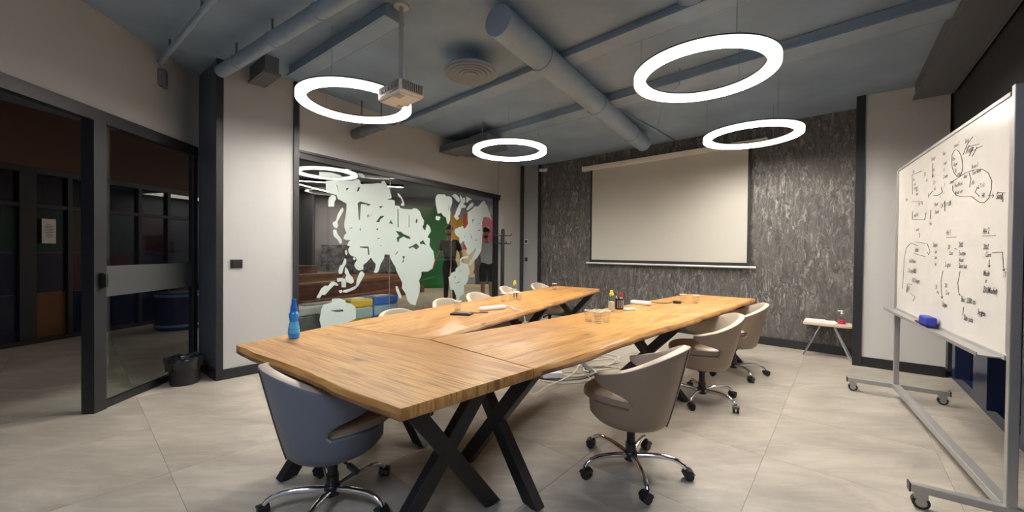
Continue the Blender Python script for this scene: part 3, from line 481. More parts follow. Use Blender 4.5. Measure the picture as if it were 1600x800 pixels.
# ---------------------------------------------------------------- map decal on the glass
DECAL = [('eurasia_africa', [(0.3415, 2.0799), (0.4692, 2.116), (0.5383, 2.1166), (0.6942, 2.1416), (0.7564, 2.1738), (0.7945, 2.1633), (0.814, 2.1105), (0.8593, 2.1287), (0.8987, 2.1347), (0.9714, 2.1482), (1.0261, 2.1601), (1.0678, 2.1724), (1.1243, 2.1753), (1.1313, 2.2059), (1.1744, 2.2187), (1.1964, 2.1924), (1.2335, 2.1443), (1.2559, 2.1235), (1.294, 2.032), (1.2943, 1.9957), (1.2199, 1.9747), (1.3476, 1.9778), (1.3558, 1.9053), (1.4336, 1.9074), (1.4496, 1.8781), (1.5217, 1.8728), (1.6707, 1.8811), (1.7046, 1.9038), (1.7738, 1.8977), (1.8269, 1.8635), (1.8632, 1.7876), (1.9088, 1.738), (1.9003, 1.6709), (1.8734, 1.6427), (1.9009, 1.6045), (1.9375, 1.5864), (1.9734, 1.6891), (2.0297, 1.6521), (2.0587, 1.5859), (2.0307, 1.5438), (2.048, 1.5709), (1.9823, 1.4881), (2.0377, 1.4661), (2.0276, 1.3616), (2.0728, 1.306), (2.023, 1.3557), (2.1118, 1.275), (2.1448, 1.1324), (2.0934, 1.0024), (2.001, 0.9611), (1.9007, 0.9613), (1.9215, 0.9726), (1.8618, 0.9592), (1.8623, 0.9043), (1.8166, 0.8286), (1.8381, 0.7649), (1.8285, 0.6563), (1.7672, 0.5222), (1.7471, 0.4703), (1.6559, 0.4958), (1.5961, 0.5551), (1.5563, 0.6641), (1.4887, 0.744), (1.4976, 0.8176), (1.4404, 0.9095), (1.3935, 0.9848), (1.3692, 1.0511), (1.3289, 1.1028), (1.2837, 1.1754), (1.2745, 1.2184), (1.1871, 1.2256), (1.1703, 1.1623), (1.1198, 1.093), (1.0869, 0.9964), (1.0538, 0.9769), (1.0128, 0.9855), (1.037, 1.0397), (1.0448, 1.0946), (1.0037, 1.1366), (0.9712, 1.178), (0.936, 1.1851), (0.9607, 1.1765), (0.9061, 1.1225), (0.8524, 1.0927), (0.8528, 1.031), (0.7912, 1.0178), (0.7479, 1.0421), (0.722, 1.0806), (0.7304, 1.1106), (0.7559, 1.1479), (0.7471, 1.1859), (0.6792, 1.2088), (0.6457, 1.2387), (0.6372, 1.2906), (0.6619, 1.3206), (0.6205, 1.3348), (0.645, 1.3798), (0.6698, 1.4028), (0.6119, 1.401), (0.5713, 1.4144), (0.5791, 1.4587), (0.6115, 1.4822), (0.5983, 1.514), (0.5823, 1.554), (0.582, 1.6185), (0.5994, 1.706), (0.611, 1.7827), (0.6106, 1.8475), (0.5278, 1.8809), (0.4931, 1.8874), (0.4757, 1.938), (0.3804, 1.9463), (0.342, 1.9772)], [[(0.4694, 2.074), (0.4867, 2.045), (0.5101, 1.9531), (0.5042, 1.9735)], [(0.6037, 2.0355), (0.6397, 2.0407), (0.6098, 2.004)], [(0.7644, 1.87), (0.8024, 1.8966), (0.9673, 1.8754), (0.9137, 1.8468), (0.9003, 1.8681), (0.8154, 1.8645), (0.7974, 1.6559), (0.7845, 1.6661)], [(0.7696, 2.0649), (0.8014, 2.0807), (0.7762, 2.0214), (0.751, 2.0124)], [(0.9077, 1.7381), (0.9748, 1.7439), (0.9147, 1.6874)], [(0.9361, 1.7405), (0.9807, 1.7444), (0.939, 1.703)], [(1.0432, 1.6508), (1.1129, 1.7381), (1.1849, 1.7441), (1.1132, 1.691), (1.0993, 1.6547)], [(1.0838, 1.8646), (1.1622, 1.8728), (1.1123, 1.8382)], [(1.2517, 1.6534), (1.2888, 1.6983), (1.3271, 1.6402)], [(1.4026, 1.861), (1.4182, 1.8625), (1.4249, 1.6032), (1.4076, 1.6022)], [(1.749, 1.7392), (1.775, 1.7543), (1.7788, 1.7154), (1.7547, 1.6811), (1.7407, 1.6996)], [(1.0437, 1.5635), (1.0857, 1.5658), (1.0648, 1.5413)], [(0.6242, 1.5402), (0.6911, 1.5603), (0.6912, 1.5516)], [(0.7979, 1.5532), (0.8172, 1.5542), (0.8046, 1.511)], [(1.6077, 1.7922), (1.6176, 1.793), (1.6191, 1.6146), (1.6091, 1.614)], [(1.3711, 1.5524), (1.4732, 1.5429), (1.5114, 1.515), (1.6282, 1.4824), (1.6483, 1.4453), (1.5891, 1.4509), (1.5117, 1.4779), (1.4365, 1.4384), (1.4275, 1.3941), (1.3997, 1.4007), (1.3901, 1.4587), (1.4362, 1.4824)], [(1.5999, 1.3233), (1.6891, 1.3551), (1.7601, 1.3873), (1.8228, 1.3343), (1.7608, 1.2948), (1.6893, 1.3323), (1.6296, 1.3086)], [(1.8222, 1.4043), (1.896, 1.4377), (1.9615, 1.3603), (1.8965, 1.3827), (1.8435, 1.3737)], [(1.4947, 1.2033), (1.5426, 1.1956), (1.5144, 1.114), (1.486, 1.0997), (1.5141, 1.1586)], [(1.3643, 1.2255), (1.4099, 1.2694), (1.4192, 1.2621), (1.3826, 1.2212)], [(0.7982, 1.3229), (0.9322, 1.3251), (0.9456, 1.2236), (0.9237, 1.2158), (0.9141, 1.3014), (0.8071, 1.3108)], [(1.0591, 1.4371), (1.1142, 1.439), (1.0841, 1.4296)], [(1.1181, 1.347), (1.1435, 1.3419), (1.1216, 1.3331)]]), ('arctic_strip', [(0.261, 2.1733), (0.4014, 2.1933), (0.538, 2.1805), (0.544, 2.1442), (0.3962, 2.1249), (0.2612, 2.1227)], []), ('japan', [(0.5634, 1.794), (0.5695, 1.7571), (0.5173, 1.6671), (0.4887, 1.612), (0.5004, 1.5704), (0.4833, 1.5376), (0.4492, 1.5462), (0.4265, 1.5867), (0.4376, 1.6084), (0.4715, 1.6266), (0.494, 1.7076), (0.5342, 1.7751)], []), ('ryukyu_piece', [(0.4371, 1.5172), (0.4757, 1.5192), (0.4916, 1.4695), (0.5473, 1.4063), (0.5507, 1.3626), (0.5237, 1.3503), (0.4919, 1.4045), (0.4451, 1.4388), (0.4342, 1.4884)], []), ('kamchatka', [(0.4137, 1.9299), (0.4644, 1.9207), (0.4703, 1.8846), (0.4478, 1.8505), (0.448, 1.7928), (0.3756, 1.7853), (0.3699, 1.8416), (0.3752, 1.8836), (0.3972, 1.907)], []), ('arctic_island', [(0.7686, 2.2479), (0.8326, 2.2536), (0.8614, 2.2248), (0.8524, 2.2008), (0.8199, 2.2066), (0.7751, 2.2268)], []), ('taiwan', [(0.5963, 1.2754), (0.6208, 1.2726), (0.6259, 1.2312), (0.6096, 1.2135), (0.5932, 1.2386)], []), ('hainan', [(0.7046, 1.1772), (0.7248, 1.1906), (0.7455, 1.1708), (0.7251, 1.1529), (0.708, 1.1591)], []), ('philippines', [(0.5886, 1.1767), (0.6099, 1.1647), (0.6085, 1.1131), (0.5731, 1.0551), (0.5525, 0.9899), (0.5175, 0.9841), (0.5047, 1.0209), (0.5249, 1.0857), (0.5568, 1.0995)], []), ('borneo', [(0.5973, 1.0691), (0.6302, 1.0385), (0.6553, 0.978), (0.7059, 0.9307), (0.718, 0.8773), (0.681, 0.8571), (0.6146, 0.8837), (0.598, 0.9363), (0.6142, 0.9651), (0.5896, 0.9957)], []), ('sulawesi', [(0.4863, 0.9349), (0.5496, 0.9388), (0.5981, 0.9216), (0.6113, 0.8913), (0.6067, 0.8176), (0.5501, 0.8218), (0.5466, 0.8951), (0.4943, 0.891)], []), ('new_guinea', [(0.4246, 0.9024), (0.4631, 0.8929), (0.5055, 0.8613), (0.4946, 0.8432), (0.4556, 0.8574), (0.3946, 0.8047), (0.3351, 0.746), (0.3027, 0.756), (0.2694, 0.7172), (0.2336, 0.7276), (0.2692, 0.7867), (0.2907, 0.8268), (0.342, 0.8581), (0.3718, 0.849)], []), ('sumatra', [(0.8352, 1.0085), (0.8746, 0.9684), (0.8358, 0.9086), (0.7836, 0.8276), (0.7322, 0.7858), (0.6153, 0.7504), (0.5665, 0.7619), (0.5744, 0.7832), (0.6646, 0.7985), (0.749, 0.83), (0.7573, 0.8977), (0.7829, 0.9572), (0.8088, 1.0019)], []), ('java_piece', [(0.5106, 0.7811), (0.5423, 0.7931), (0.5664, 0.7692), (0.5345, 0.7499)], []), ('australia', [(0.4256, 0.695), (0.5189, 0.6931), (0.6076, 0.6549), (0.5995, 0.6336), (0.6823, 0.6098), (0.7333, 0.5664), (0.7507, 0.5189), (0.7479, 0.413), (0.6835, 0.3922), (0.6172, 0.3796), (0.6178, 0.2534), (0.2929, 0.3098), (0.2896, 0.3942), (0.2705, 0.4668), (0.2847, 0.5345), (0.2917, 0.5894), (0.3208, 0.635), (0.4181, 0.6528)], [[(0.4033, 0.5588), (0.5675, 0.5532), (0.5757, 0.5257), (0.4726, 0.5315)]]), ('madagascar', [(1.3767, 0.7742), (1.4042, 0.7796), (1.4896, 0.6253), (1.4615, 0.591), (1.4332, 0.6232), (1.3862, 0.7225)], []), ('svalbard', [(1.401, 2.0827), (1.4324, 2.0745), (1.4884, 2.0194), (1.5294, 1.9364), (1.5133, 1.9158), (1.4652, 1.917), (1.4651, 1.9356), (1.4889, 1.957), (1.4645, 2.0165), (1.4091, 2.0406)], []), ('greenland', [(2.1511, 2.1166), (2.1996, 2.1712), (2.3608, 2.1923), (2.4026, 2.1622), (2.4656, 2.1773), (2.5344, 2.1498), (2.5416, 2.0781), (2.489, 1.9712), (2.5004, 1.9001), (2.4909, 1.7838), (2.4491, 1.7161), (2.4174, 1.7355), (2.3956, 1.8195), (2.3232, 1.8489), (2.2822, 1.8875), (2.2025, 1.8665), (2.172, 1.9674), (2.1518, 2.0479)], [[(2.4565, 2.0254), (2.4714, 2.027), (2.4724, 1.9264), (2.4597, 1.9252)]]), ('iceland', [(2.1541, 1.8001), (2.1733, 1.8293), (2.2627, 1.8228), (2.263, 1.7879), (2.2233, 1.7611), (2.1642, 1.7664)], []), ('arctic_canada', [(2.5339, 2.1932), (2.5946, 2.2302), (2.6611, 2.2243), (2.7294, 2.1662), (2.7187, 2.1055), (2.6803, 2.1085), (2.5953, 2.1572)], []), ('baffin', [(2.7446, 2.2351), (2.798, 2.1821), (2.8679, 2.2057), (2.8805, 2.1315), (2.8224, 2.0796), (2.8931, 2.0645), (2.8935, 2.0342), (2.7768, 2.0148), (2.7322, 1.906), (2.6873, 1.8724), (2.7217, 1.8307), (2.6657, 1.7968), (2.5876, 1.8495), (2.6201, 1.8962), (2.6636, 1.9885), (2.7079, 2.0523), (2.7527, 2.1168), (2.7361, 2.1745)], []), ('victoria_island', [(2.9032, 2.2253), (3.0119, 2.2082), (3.0489, 2.1895), (2.9639, 2.1564), (2.9403, 2.1154), (2.8972, 2.1258)], []), ('bank_island', [(2.9889, 2.0901), (3.0618, 2.1445), (3.1119, 2.119), (3.0874, 2.0773), (3.0139, 2.031), (2.9298, 1.9844), (2.9175, 2.0137)], []), ('north_america', [(2.9421, 1.955), (2.9902, 1.9794), (3.0756, 2.0263), (3.1375, 2.0795), (3.2396, 2.0854), (3.3432, 2.1765), (3.3962, 2.2068), (3.4502, 2.2049), (3.4509, 2.1562), (3.5057, 2.1459), (3.5341, 2.0914), (3.5912, 1.9979), (3.6203, 1.9341), (3.6638, 1.8709), (3.5924, 1.907), (3.4812, 1.9227), (3.4, 1.9079), (3.361, 1.8162), (3.3623, 1.7196), (3.3764, 1.6558), (3.3647, 1.5262), (3.358, 1.4292), (3.3525, 1.3944), (3.3416, 1.3064), (3.2829, 1.2187), (3.213, 1.1611), (3.1214, 1.1049), (3.0766, 1.056), (3.0365, 1.0286), (3.0007, 1.0436), (3.0134, 1.0925), (3.0867, 1.1551), (3.1314, 1.2189), (3.188, 1.3049), (3.1759, 1.3478), (3.1191, 1.2901), (2.9855, 1.212), (2.9459, 1.2191), (2.9191, 1.2746), (2.9404, 1.3165), (2.8854, 1.385), (2.8528, 1.4257), (2.8765, 1.448), (2.8179, 1.4464), (2.7606, 1.3998), (2.7259, 1.4438), (2.7366, 1.5038), (2.6461, 1.5448), (2.6012, 1.6015), (2.6228, 1.6467), (2.712, 1.6813), (2.8266, 1.7107), (2.8505, 1.6592), (2.9092, 1.7005), (2.9564, 1.757), (2.9432, 1.8633)], [[(3.0654, 1.842), (3.1655, 1.8575), (3.1029, 1.8292), (3.0912, 1.766), (3.0784, 1.7963)], [(3.2063, 1.655), (3.3099, 1.6764), (3.2972, 1.6438)], [(3.0312, 1.6072), (3.0693, 1.5156), (3.0398, 1.4991)], [(2.8566, 1.5384), (2.8872, 1.5472), (2.8711, 1.5086)], [(3.2305, 1.7753), (3.3084, 1.7965), (3.2565, 1.769)], [(3.1575, 1.4716), (3.221, 1.5052), (3.2086, 1.4652)]]), ('south_america', [(2.7403, 1.1378), (2.7922, 1.1645), (2.8342, 1.1848), (2.9373, 1.2024), (2.9813, 1.191), (2.9597, 1.1562), (2.8558, 1.1571), (2.7925, 1.144), (2.772, 1.0965), (2.8569, 1.0675), (2.9608, 1.0626), (2.9832, 1.03), (2.9658, 1.0094), (3.0106, 0.952), (3.0114, 0.8816), (2.9676, 0.8555), (2.9794, 0.785), (2.9148, 0.7051), (2.8611, 0.6949), (2.8628, 0.5428), (2.7474, 0.4984), (2.7278, 0.3916), (2.6657, 0.4522), (2.6546, 0.5341), (2.5933, 0.633), (2.5142, 0.6458), (2.4635, 0.8529), (2.5119, 0.8636), (2.5309, 0.9156), (2.6301, 0.9383), (2.6497, 0.9912), (2.7415, 1.0291), (2.7472, 1.0834)], [[(2.5923, 0.7264), (2.7444, 0.764), (2.7446, 0.7477)], [(2.7524, 0.9812), (2.7842, 0.9393), (2.7634, 0.9332)], [(2.6209, 0.8584), (2.637, 0.8576), (2.6274, 0.8179)]])]
dw = thing('world_map_decal', 'large pale world map sticker with mirrored letters on the glass wall', 'sticker', (D1[0], D1[1], 0), math.atan2(dB.y, dB.x))
for name, outer, holes in DECAL:
    loops = [[Vector((a, b, 0)) for a, b in outer]]+[[Vector((a, b, 0)) for a, b in h] for h in holes]
    flat = [v for l in loops for v in l]; tris = tessellate_polygon(loops); n = len(flat)
    y0, y1 = -.0035, -.0005
    vs = [(v.x, y0, v.y) for v in flat]+[(v.x, y1, v.y) for v in flat]; fs = [tuple(t) for t in tris]+[tuple(i+n for i in t[::-1]) for t in tris]
    k = 0
    for l in loops:
        for i in range(len(l)): fs.append((k+i, k+(i+1) % len(l), n+k+(i+1) % len(l), n+k+i))
        k += len(l)
    MB().add(vs, fs).build(name, 'decal', dw)
# ---------------------------------------------------------------- ceiling services
def ceil_tube(name, label, p, q, r, m='duct', cat='duct', n=14, drop=None, bands=0, zc=None):
    p, q = Vector(p), Vector(q); d = q-p; L = d.length
    t = thing(name, label, cat, p, 0); d_ = d
    MB().tube([(0, 0, 0), d_], r, n).build('pipe_run', m, t, smooth=True)
    u = d.normalized()
    for k in range(bands):
        c = d*((k+.5)/bands); MB().tube([c-u*.015, c+u*.015], r*1.09, n).build('joint_collar', m, t, smooth=True)
        hz = CEIL-.001-(p+c).z-r*.9
        if hz > .02: MB().box((c.x, c.y, c.z+r*.9+hz/2), (.012, .012, hz)).build('hanger', 'ductd', t)
    return t
def ceil_beam(label, p, q, w_, z0, z1, m='duct', name='ceiling_beam', cat='beam'):
    p, q = Vector(p), Vector(q); d = q-p; L = d.length
    t = thing(name, label, cat, (p.x, p.y, z0), math.atan2(d.y, d.x))
    MB().box((L/2, 0, (z1-z0)/2), (L, w_, z1-z0)).build('beam_body', m, t, bevel=.004)
    MB().box((L/2, w_/2+.008, .012), (L, .015, .024)).build('edge_rail', m, t); MB().box((L/2, -w_/2-.008, .012), (L, .015, .024)).build('edge_rail', m, t)
    return t
ceil_tube('thin_pipe', 'thin dark pipe along the ceiling at the far left over the glazed door', (-3.36, 3.64, 3.0), (-1.2, 2.0, 3.0), .022, 'duct', 'pipe', bands=3)
bx = thing('cable_box', 'small dark junction box under the thin pipe by the left wall', 'box', (-3.30, 3.60, 2.86), R(35)); MB().box((0, 0, 0), (.10, .10, .16)).build('housing', 'ductd', bx, bevel=.01); MB().tube([(0, 0, .08), (0, 0, .235)], .012, 6).build('conduit', 'ductd', bx)
ceil_tube('round_duct', 'round grey pipe with open end beside the pale column top', (-2.73, 3.60, 2.93), (-.55, 2.15, 2.93), .055, 'duct', bands=4)
ceil_beam('small dark box duct ending above the pale column', (-2.60, 3.90), (-2.28, 3.64), .12, 2.93, 3.098, 'ductd', 'box_duct', 'duct')
ceil_beam('narrow flat duct above the ring lamp by the projector', (-2.2, 3.90), (-.9, 2.90), .14, 3.0, 3.098, 'duct', 'flat_duct', 'duct')
ceil_tube('round_duct', 'short thick round duct coming out of the wall over the map glass', (-2.02, 4.85, 2.72), (-1.34, 4.26, 2.72), .062, 'ductd', bands=2)
for k, (a, w_, z0, z1, s_) in enumerate([('stepped dark duct nearest the map wall', .34, 2.84, 2.95, 2.42), ('middle step of the dark ducts at the map wall', .22, 2.90, 2.99, 2.75), ('last thin step of the dark ducts at the map wall', .14, 2.93, 3.0, 3.0)]):
    p = onB(s_, -.01); ceil_beam(a, p, (p[0]+.8-.1*k, p[1]-.69+.08*k), w_, z0, z1, 'ductd', 'stepped_duct', 'duct')
ceil_tube('round_duct', 'large round duct slanting from above the vent to the lamp cable', (-.12, 2.80, 2.95), (1.99, 5.89, 2.95), .115, 'duct', bands=3, n=20)
ceil_beam('long ceiling beam crossing above the far right ring lamp', (-.6, 6.18), (3.9, 1.95), .24, 3.0, 3.098)
ceil_beam('ceiling beam crossing between vent and far ring lamp', (-1.5, 5.42), (2.5, 1.75), .18, 3.03, 3.098)
ceil_tube('thin_pipe', 'thin ceiling pipe parallel to the large slanting duct', (.39, 3.88, 3.082), (2.6, 6.2, 3.082), .014, 'duct', 'pipe', bands=3)
ceil_beam('dark beam along the ceiling above the navy windows', (4.35, 4.0), (1.0, .0), .26, 2.92, 3.098, 'ductd')
cn = thing('ceiling_speaker', 'round pale speaker dome on the ceiling left of the projector pole', 'speaker', (-1.27, 3.25, CEIL)); MB().lathe([(.0, -.07), (.07, -.065), (.11, -.04), (.125, -.02), (.13, -.002)], 24).build('dome', 'duct', cn, smooth=True); MB().lathe([(.13, -.012), (.145, -.01), (.145, -.001), (.13, -.001)], 24).build('flange', 'duct', cn)
cn = thing('ceiling_speaker', 'round pale speaker dome at the top edge of the photo right of centre', 'speaker', (1.32, 2.78, CEIL)); MB().lathe([(.0, -.07), (.07, -.065), (.11, -.04), (.125, -.02), (.13, -.002)], 24).build('dome', 'duct', cn, smooth=True)
vt = thing('round_vent', 'round grey ventilation diffuser with concentric rings hanging right of the projector', 'vent', (-.40, 3.59, 2.93))
MB().lathe([(.245, .0), (.25, .012), (.235, .03), (.12, .07), (.0, .07)], 32).build('cone', 'duct', vt, smooth=True)
for r in (.235, .19, .15, .11, .07): MB().lathe([(r-.012, -.006-(.235-r)*.08), (r, -.012-(.235-r)*.08), (r+.008, .004), (r-.012, .004)], 32).build('vent_ring', mat('vent_ring_paint', (.20, .225, .25), .4), vt, smooth=True)
MB().tube([(0, 0, .07), (0, 0, CEIL-2.931)], .06, 14).build('neck', 'duct', vt, smooth=True)
# ---------------------------------------------------------------- ring lamps
def ring_lamp(label, x, y, z=2.64, ro=.50, first=[None], group='ring lamps over the conference table', m='lite'):
    if first[0] is None:
        t = thing('ring_lamp', label, 'lamp', (x, y, z), 0, group); ri = ro-.085; n = 96
        def ringmesh(a, b, z0, z1):
            vs = []
            for k in range(n):
                c, s = math.cos(2*PI*k/n), math.sin(2*PI*k/n); vs += [(a*c, a*s, z0), (b*c, b*s, z0), (b*c, b*s, z1), (a*c, a*s, z1)]
            return MB().add(vs, [(4*k+i, 4*k+(i+1) % 4, 4*((k+1) % n)+(i+1) % 4, 4*((k+1) % n)+i) for k in range(n) for i in range(4)])
        ringmesh(ri, ro, .0225, .032).build('housing', 'trim', t, smooth=True)
        ringmesh(ri+.006, ro-.006, .002, .022).build('diffuser', m, t, smooth=True)
        for a_, b_ in ((ri, ri+.005), (ro-.005, ro)): ringmesh(a_, b_, -.022, .022).build('glowing_rim', 'ringedge', t, smooth=True)   # shallow rim that shields the diffuser sideways
        for k in range(3):
            a = 2*PI*k/3+.5; MB().tube([((ro-.04)*math.cos(a), (ro-.04)*math.sin(a), .032), ((ro-.04)*math.cos(a), (ro-.04)*math.sin(a), CEIL-z-.001)], .0025, 5).build('suspension_wire', 'duct', t)
        first[0] = t; return t
    c = copy_tree(first[0]); c.location = (x, y, z); c['label'] = label; return c
ring_lamp('glowing ring lamp partly hidden behind the projector', -1.465, 3.59)
ring_lamp('farthest glowing ring lamp, left of the projection screen', -.045, 5.215)
ring_lamp('largest glowing ring lamp, at the top right of centre', 1.44, 2.94)
ring_lamp('glowing ring lamp over the right end of the projection screen', 2.755, 4.46)
lr = copy_tree([o for o in bpy.data.objects if o.name == 'ring_lamp'][0]); lr.location = (-3.6, 7.45, 2.76); lr.scale = (1.1, 1.1, 1); lr['label'] = 'ring lamp in the lobby seen through the left of the map glass'; del lr['group']
for ch in lr.children:
    if ch.name.startswith('diffuser'): ch.data = ch.data.copy(); ch.data.materials[0] = M['linelite']
cb = MB(); pts = [Vector((2.02, 5.4, 3.05)), Vector((1.75, 4.6, 2.93)), Vector((1.55, 4.0, 2.86)), Vector((1.6, 3.72, 2.90)), Vector((1.6, 3.72, 3.09))]
cv = []
for i in range(len(pts)-1):
    for k in range(6): cv.append(pts[i].lerp(pts[i+1], k/6))
cb.tube(cv, .006, 6); tag(cb.build('lamp_cable', 'duct', smooth=True), 'loose grey cable sagging from the ceiling left of the largest ring lamp', 'cable')
# ---------------------------------------------------------------- projector
pj = thing('projector', 'white ceiling projector with side grille on a pole mount', 'projector', (-.84, 2.87, 2.385), R(0))
body = thing('x', None, None)
bpy.data.objects.remove(body)
pj.rotation_euler = (0, 0, R(-42))
W_, D_, H_ = .31, .20, .10
MB().box((0, 0, .055), (W_, D_, H_-.01)).build('body', 'cream', pj, bevel=.012)
gr = MB()
for k in range(5): gr.box((-.10+k*.045, -D_/2-.001, .06), (.03, .006, .022))
gr.box((0, -D_/2+.0005, .06), (.27, .004, .07)).build('connector_panel', 'grey', pj)
gr = MB()
for k in range(11): gr.box((W_/2+.001, -.078+k*.0155, .06), (.006, .008, .062))
gr.build('grille', 'grey', pj)
MB().box((0, 0, .006), (W_-.03, D_-.03, .012)).build('bottom_plate', 'cream', pj, bevel=.005)
MB().box((.08, -.06, -.001), (.07, .05, .003)).build('hatch', 'lgrey', pj); MB().box((-.09, .05, -.001), (.04, .04, .003)).build('hatch', 'lgrey', pj)
ln = MB().tube([(-W_/2+.05, D_/2-.002, .055), (-W_/2+.05, D_/2+.03, .055)], .034, 20); ln.build('lens', 'plastic', pj, smooth=True)
MB().tube([(0, 0, .105), (0, 0, CEIL-2.387)], .016, 12).build('pole', 'lgrey', pj, smooth=True)
MB().box((0, 0, .115), (.16, .12, .012)).box((-.05, 0, .13), (.02, .09, .04)).box((.05, 0, .13), (.02, .09, .04)).build('bracket', 'lgrey', pj, bevel=.003)
MB().lathe([(.055, CEIL-2.405), (.06, CEIL-2.387)], 20).build('ceiling_plate', 'lgrey', pj)
# ---------------------------------------------------------------- projection screen
a0, a1 = 1.09, 4.03
sc = thing('projection_screen', 'pull-down projection screen with black border on the textured wall', 'screen', (*onC(a0, .09), 0), math.atan2(dC.y, dC.x))
LS = a1-a0; sgn = -1
MB().box((LS/2, 0, 2.845), (LS, .09, .085)).build('case', 'cream', sc, bevel=.01)
MB().box((.02, 0, 2.845), (.03, .1, .095)).build('end_cap', 'white', sc, bevel=.008); MB().box((LS-.02, 0, 2.845), (.03, .1, .095)).build('end_cap', 'white', sc, bevel=.008)
f0, f1 = .17, LS-.19
MB().box(((f0+f1)/2, 0, 1.95), (f1-f0, .002, 1.71)).build('black_border', mat('black_border', (.012, .012, .013), .7), sc)
MB().box(((f0+f1)/2, -.0025, 1.975), (f1-f0-.08, .002, 1.655)).build('fabric', 'screen', sc)
MB().tube([(f0-.07, 0, 1.085), (f1+.07, 0, 1.085)], .016, 10).build('weight_bar', 'white', sc, smooth=True)
for x in (.6, LS-.6): MB().box((x, .045, 2.86), (.04, .02, .05)).build('wall_bracket', 'white', sc)
# small wall things
def wallbox(name, label, cat, c, rz, size, m, part=None):
    t = thing(name, label, cat, c, rz); MB().box((0, 0, 0), size).build('plate', m, t, bevel=.003)
    if part: MB().box((0, -size[1]/2-.003, 0), (size[0]*.75, .006, size[2]*.7)).build('rocker', part, t, bevel=.002)
    return t
aD = math.atan2(D1[1]-D0[1], D1[0]-D0[0])
sw = lerp(D0, D1, .22); wallbox('light_switch', 'black double light switch on the pale column', 'switch', (sw[0]+.006, sw[1]-.006, 1.13), aD, (.10, .012, .082), 'plastic', 'steel')
aS = math.atan2(C0[1]-8.205, C0[0]-.215)
wallbox('thermostat', 'white thermostat on the narrow grey strip by the far corner', 'thermostat', (.30, 8.158, 1.50), aS, (.075, .012, .10), 'white', 'plastic')
wallbox('wall_socket', 'small black switch under the white thermostat', 'switch', (.30, 8.158, 1.12), aS, (.06, .012, .08), 'plastic', 'steel')
cm = thing('security_camera', 'small white security camera at the far ceiling corner', 'camera', (.60, 7.93, 2.97), R(-70)); MB().tube([(0, .08, 0), (0, -.06, -.01)], .03, 12).build('body', 'white', cm, smooth=True); MB().tube([(0, -.06, -.01), (0, -.064, -.01)], .022, 12).build('lens', 'plastic', cm); MB().box((0, .1, .01), (.06, .05, .06)).build('mount', 'white', cm, bevel=.005)
# ---------------------------------------------------------------- tables
def slab(pts, live, z0, z1, seed):
    # outline (counter-clockwise), live[i] true when edge i is a natural bark edge
    P = []; n = len(pts)
    for i in range(n):
        a, b = Vector(pts[i]), Vector(pts[(i+1) % n]); L = (b-a).length; k = max(1, int(L/.045)); d = (b-a)/L; nn = Vector((d.y, -d.x))
        for q in range(k):
            t = q/k; p = a.lerp(b, t); fade = min(1, t*L/.12, (1-t)*L/.12)
            off = (noise.noise(Vector((p.x*2.2+seed, p.y*2.2, seed)))*.017+noise.noise(Vector((p.x*9+seed, p.y*9, 3)))*.008)*fade if live[i] else 0
            P.append((p+nn*off, nn, live[i], fade))
    rings = []
    for (z, o_live, o_flat) in ((z1, 0, -.002), (z1-.006, .006, .0), (z1-.02, .016, 0), (z0+.014, .020, 0), (z0+.003, .008, -.001), (z0, .0, -.004)):
        rg = []
        for k, (p, nn, lv, fade) in enumerate(P):
            j = noise.noise(Vector((p.x*5+seed, p.y*5, z*30)))*.006*fade if lv else 0
            q = p+nn*((o_live*fade if lv else o_flat)+j*(0 if z == z1 else 1)); rg.append((q.x, q.y, z))
        rings.append(rg)
    N = len(P); vs = [v for r in rings for v in r]; global BARKF; BARKF = []
    for i in range(5):
        for k in range(N): BARKF.append(1 if (i >= 2 and P[k][2] and P[k][3] > .01) else 0)
    fs = [(i*N+k, i*N+(k+1) % N, (i+1)*N+(k+1) % N, (i+1)*N+k) for i in range(5) for k in range(N)]+[tuple(range(N)), tuple(range(5*N, 6*N))[::-1]]
    return MB().add(vs, fs)
TOP, TH = .75, .045
def to_local(org, ang, p):
    d = Vector((p[0]-org[0], p[1]-org[1])); c, s = math.cos(-ang), math.sin(-ang); return (d.x*c-d.y*s, d.x*s+d.y*c)
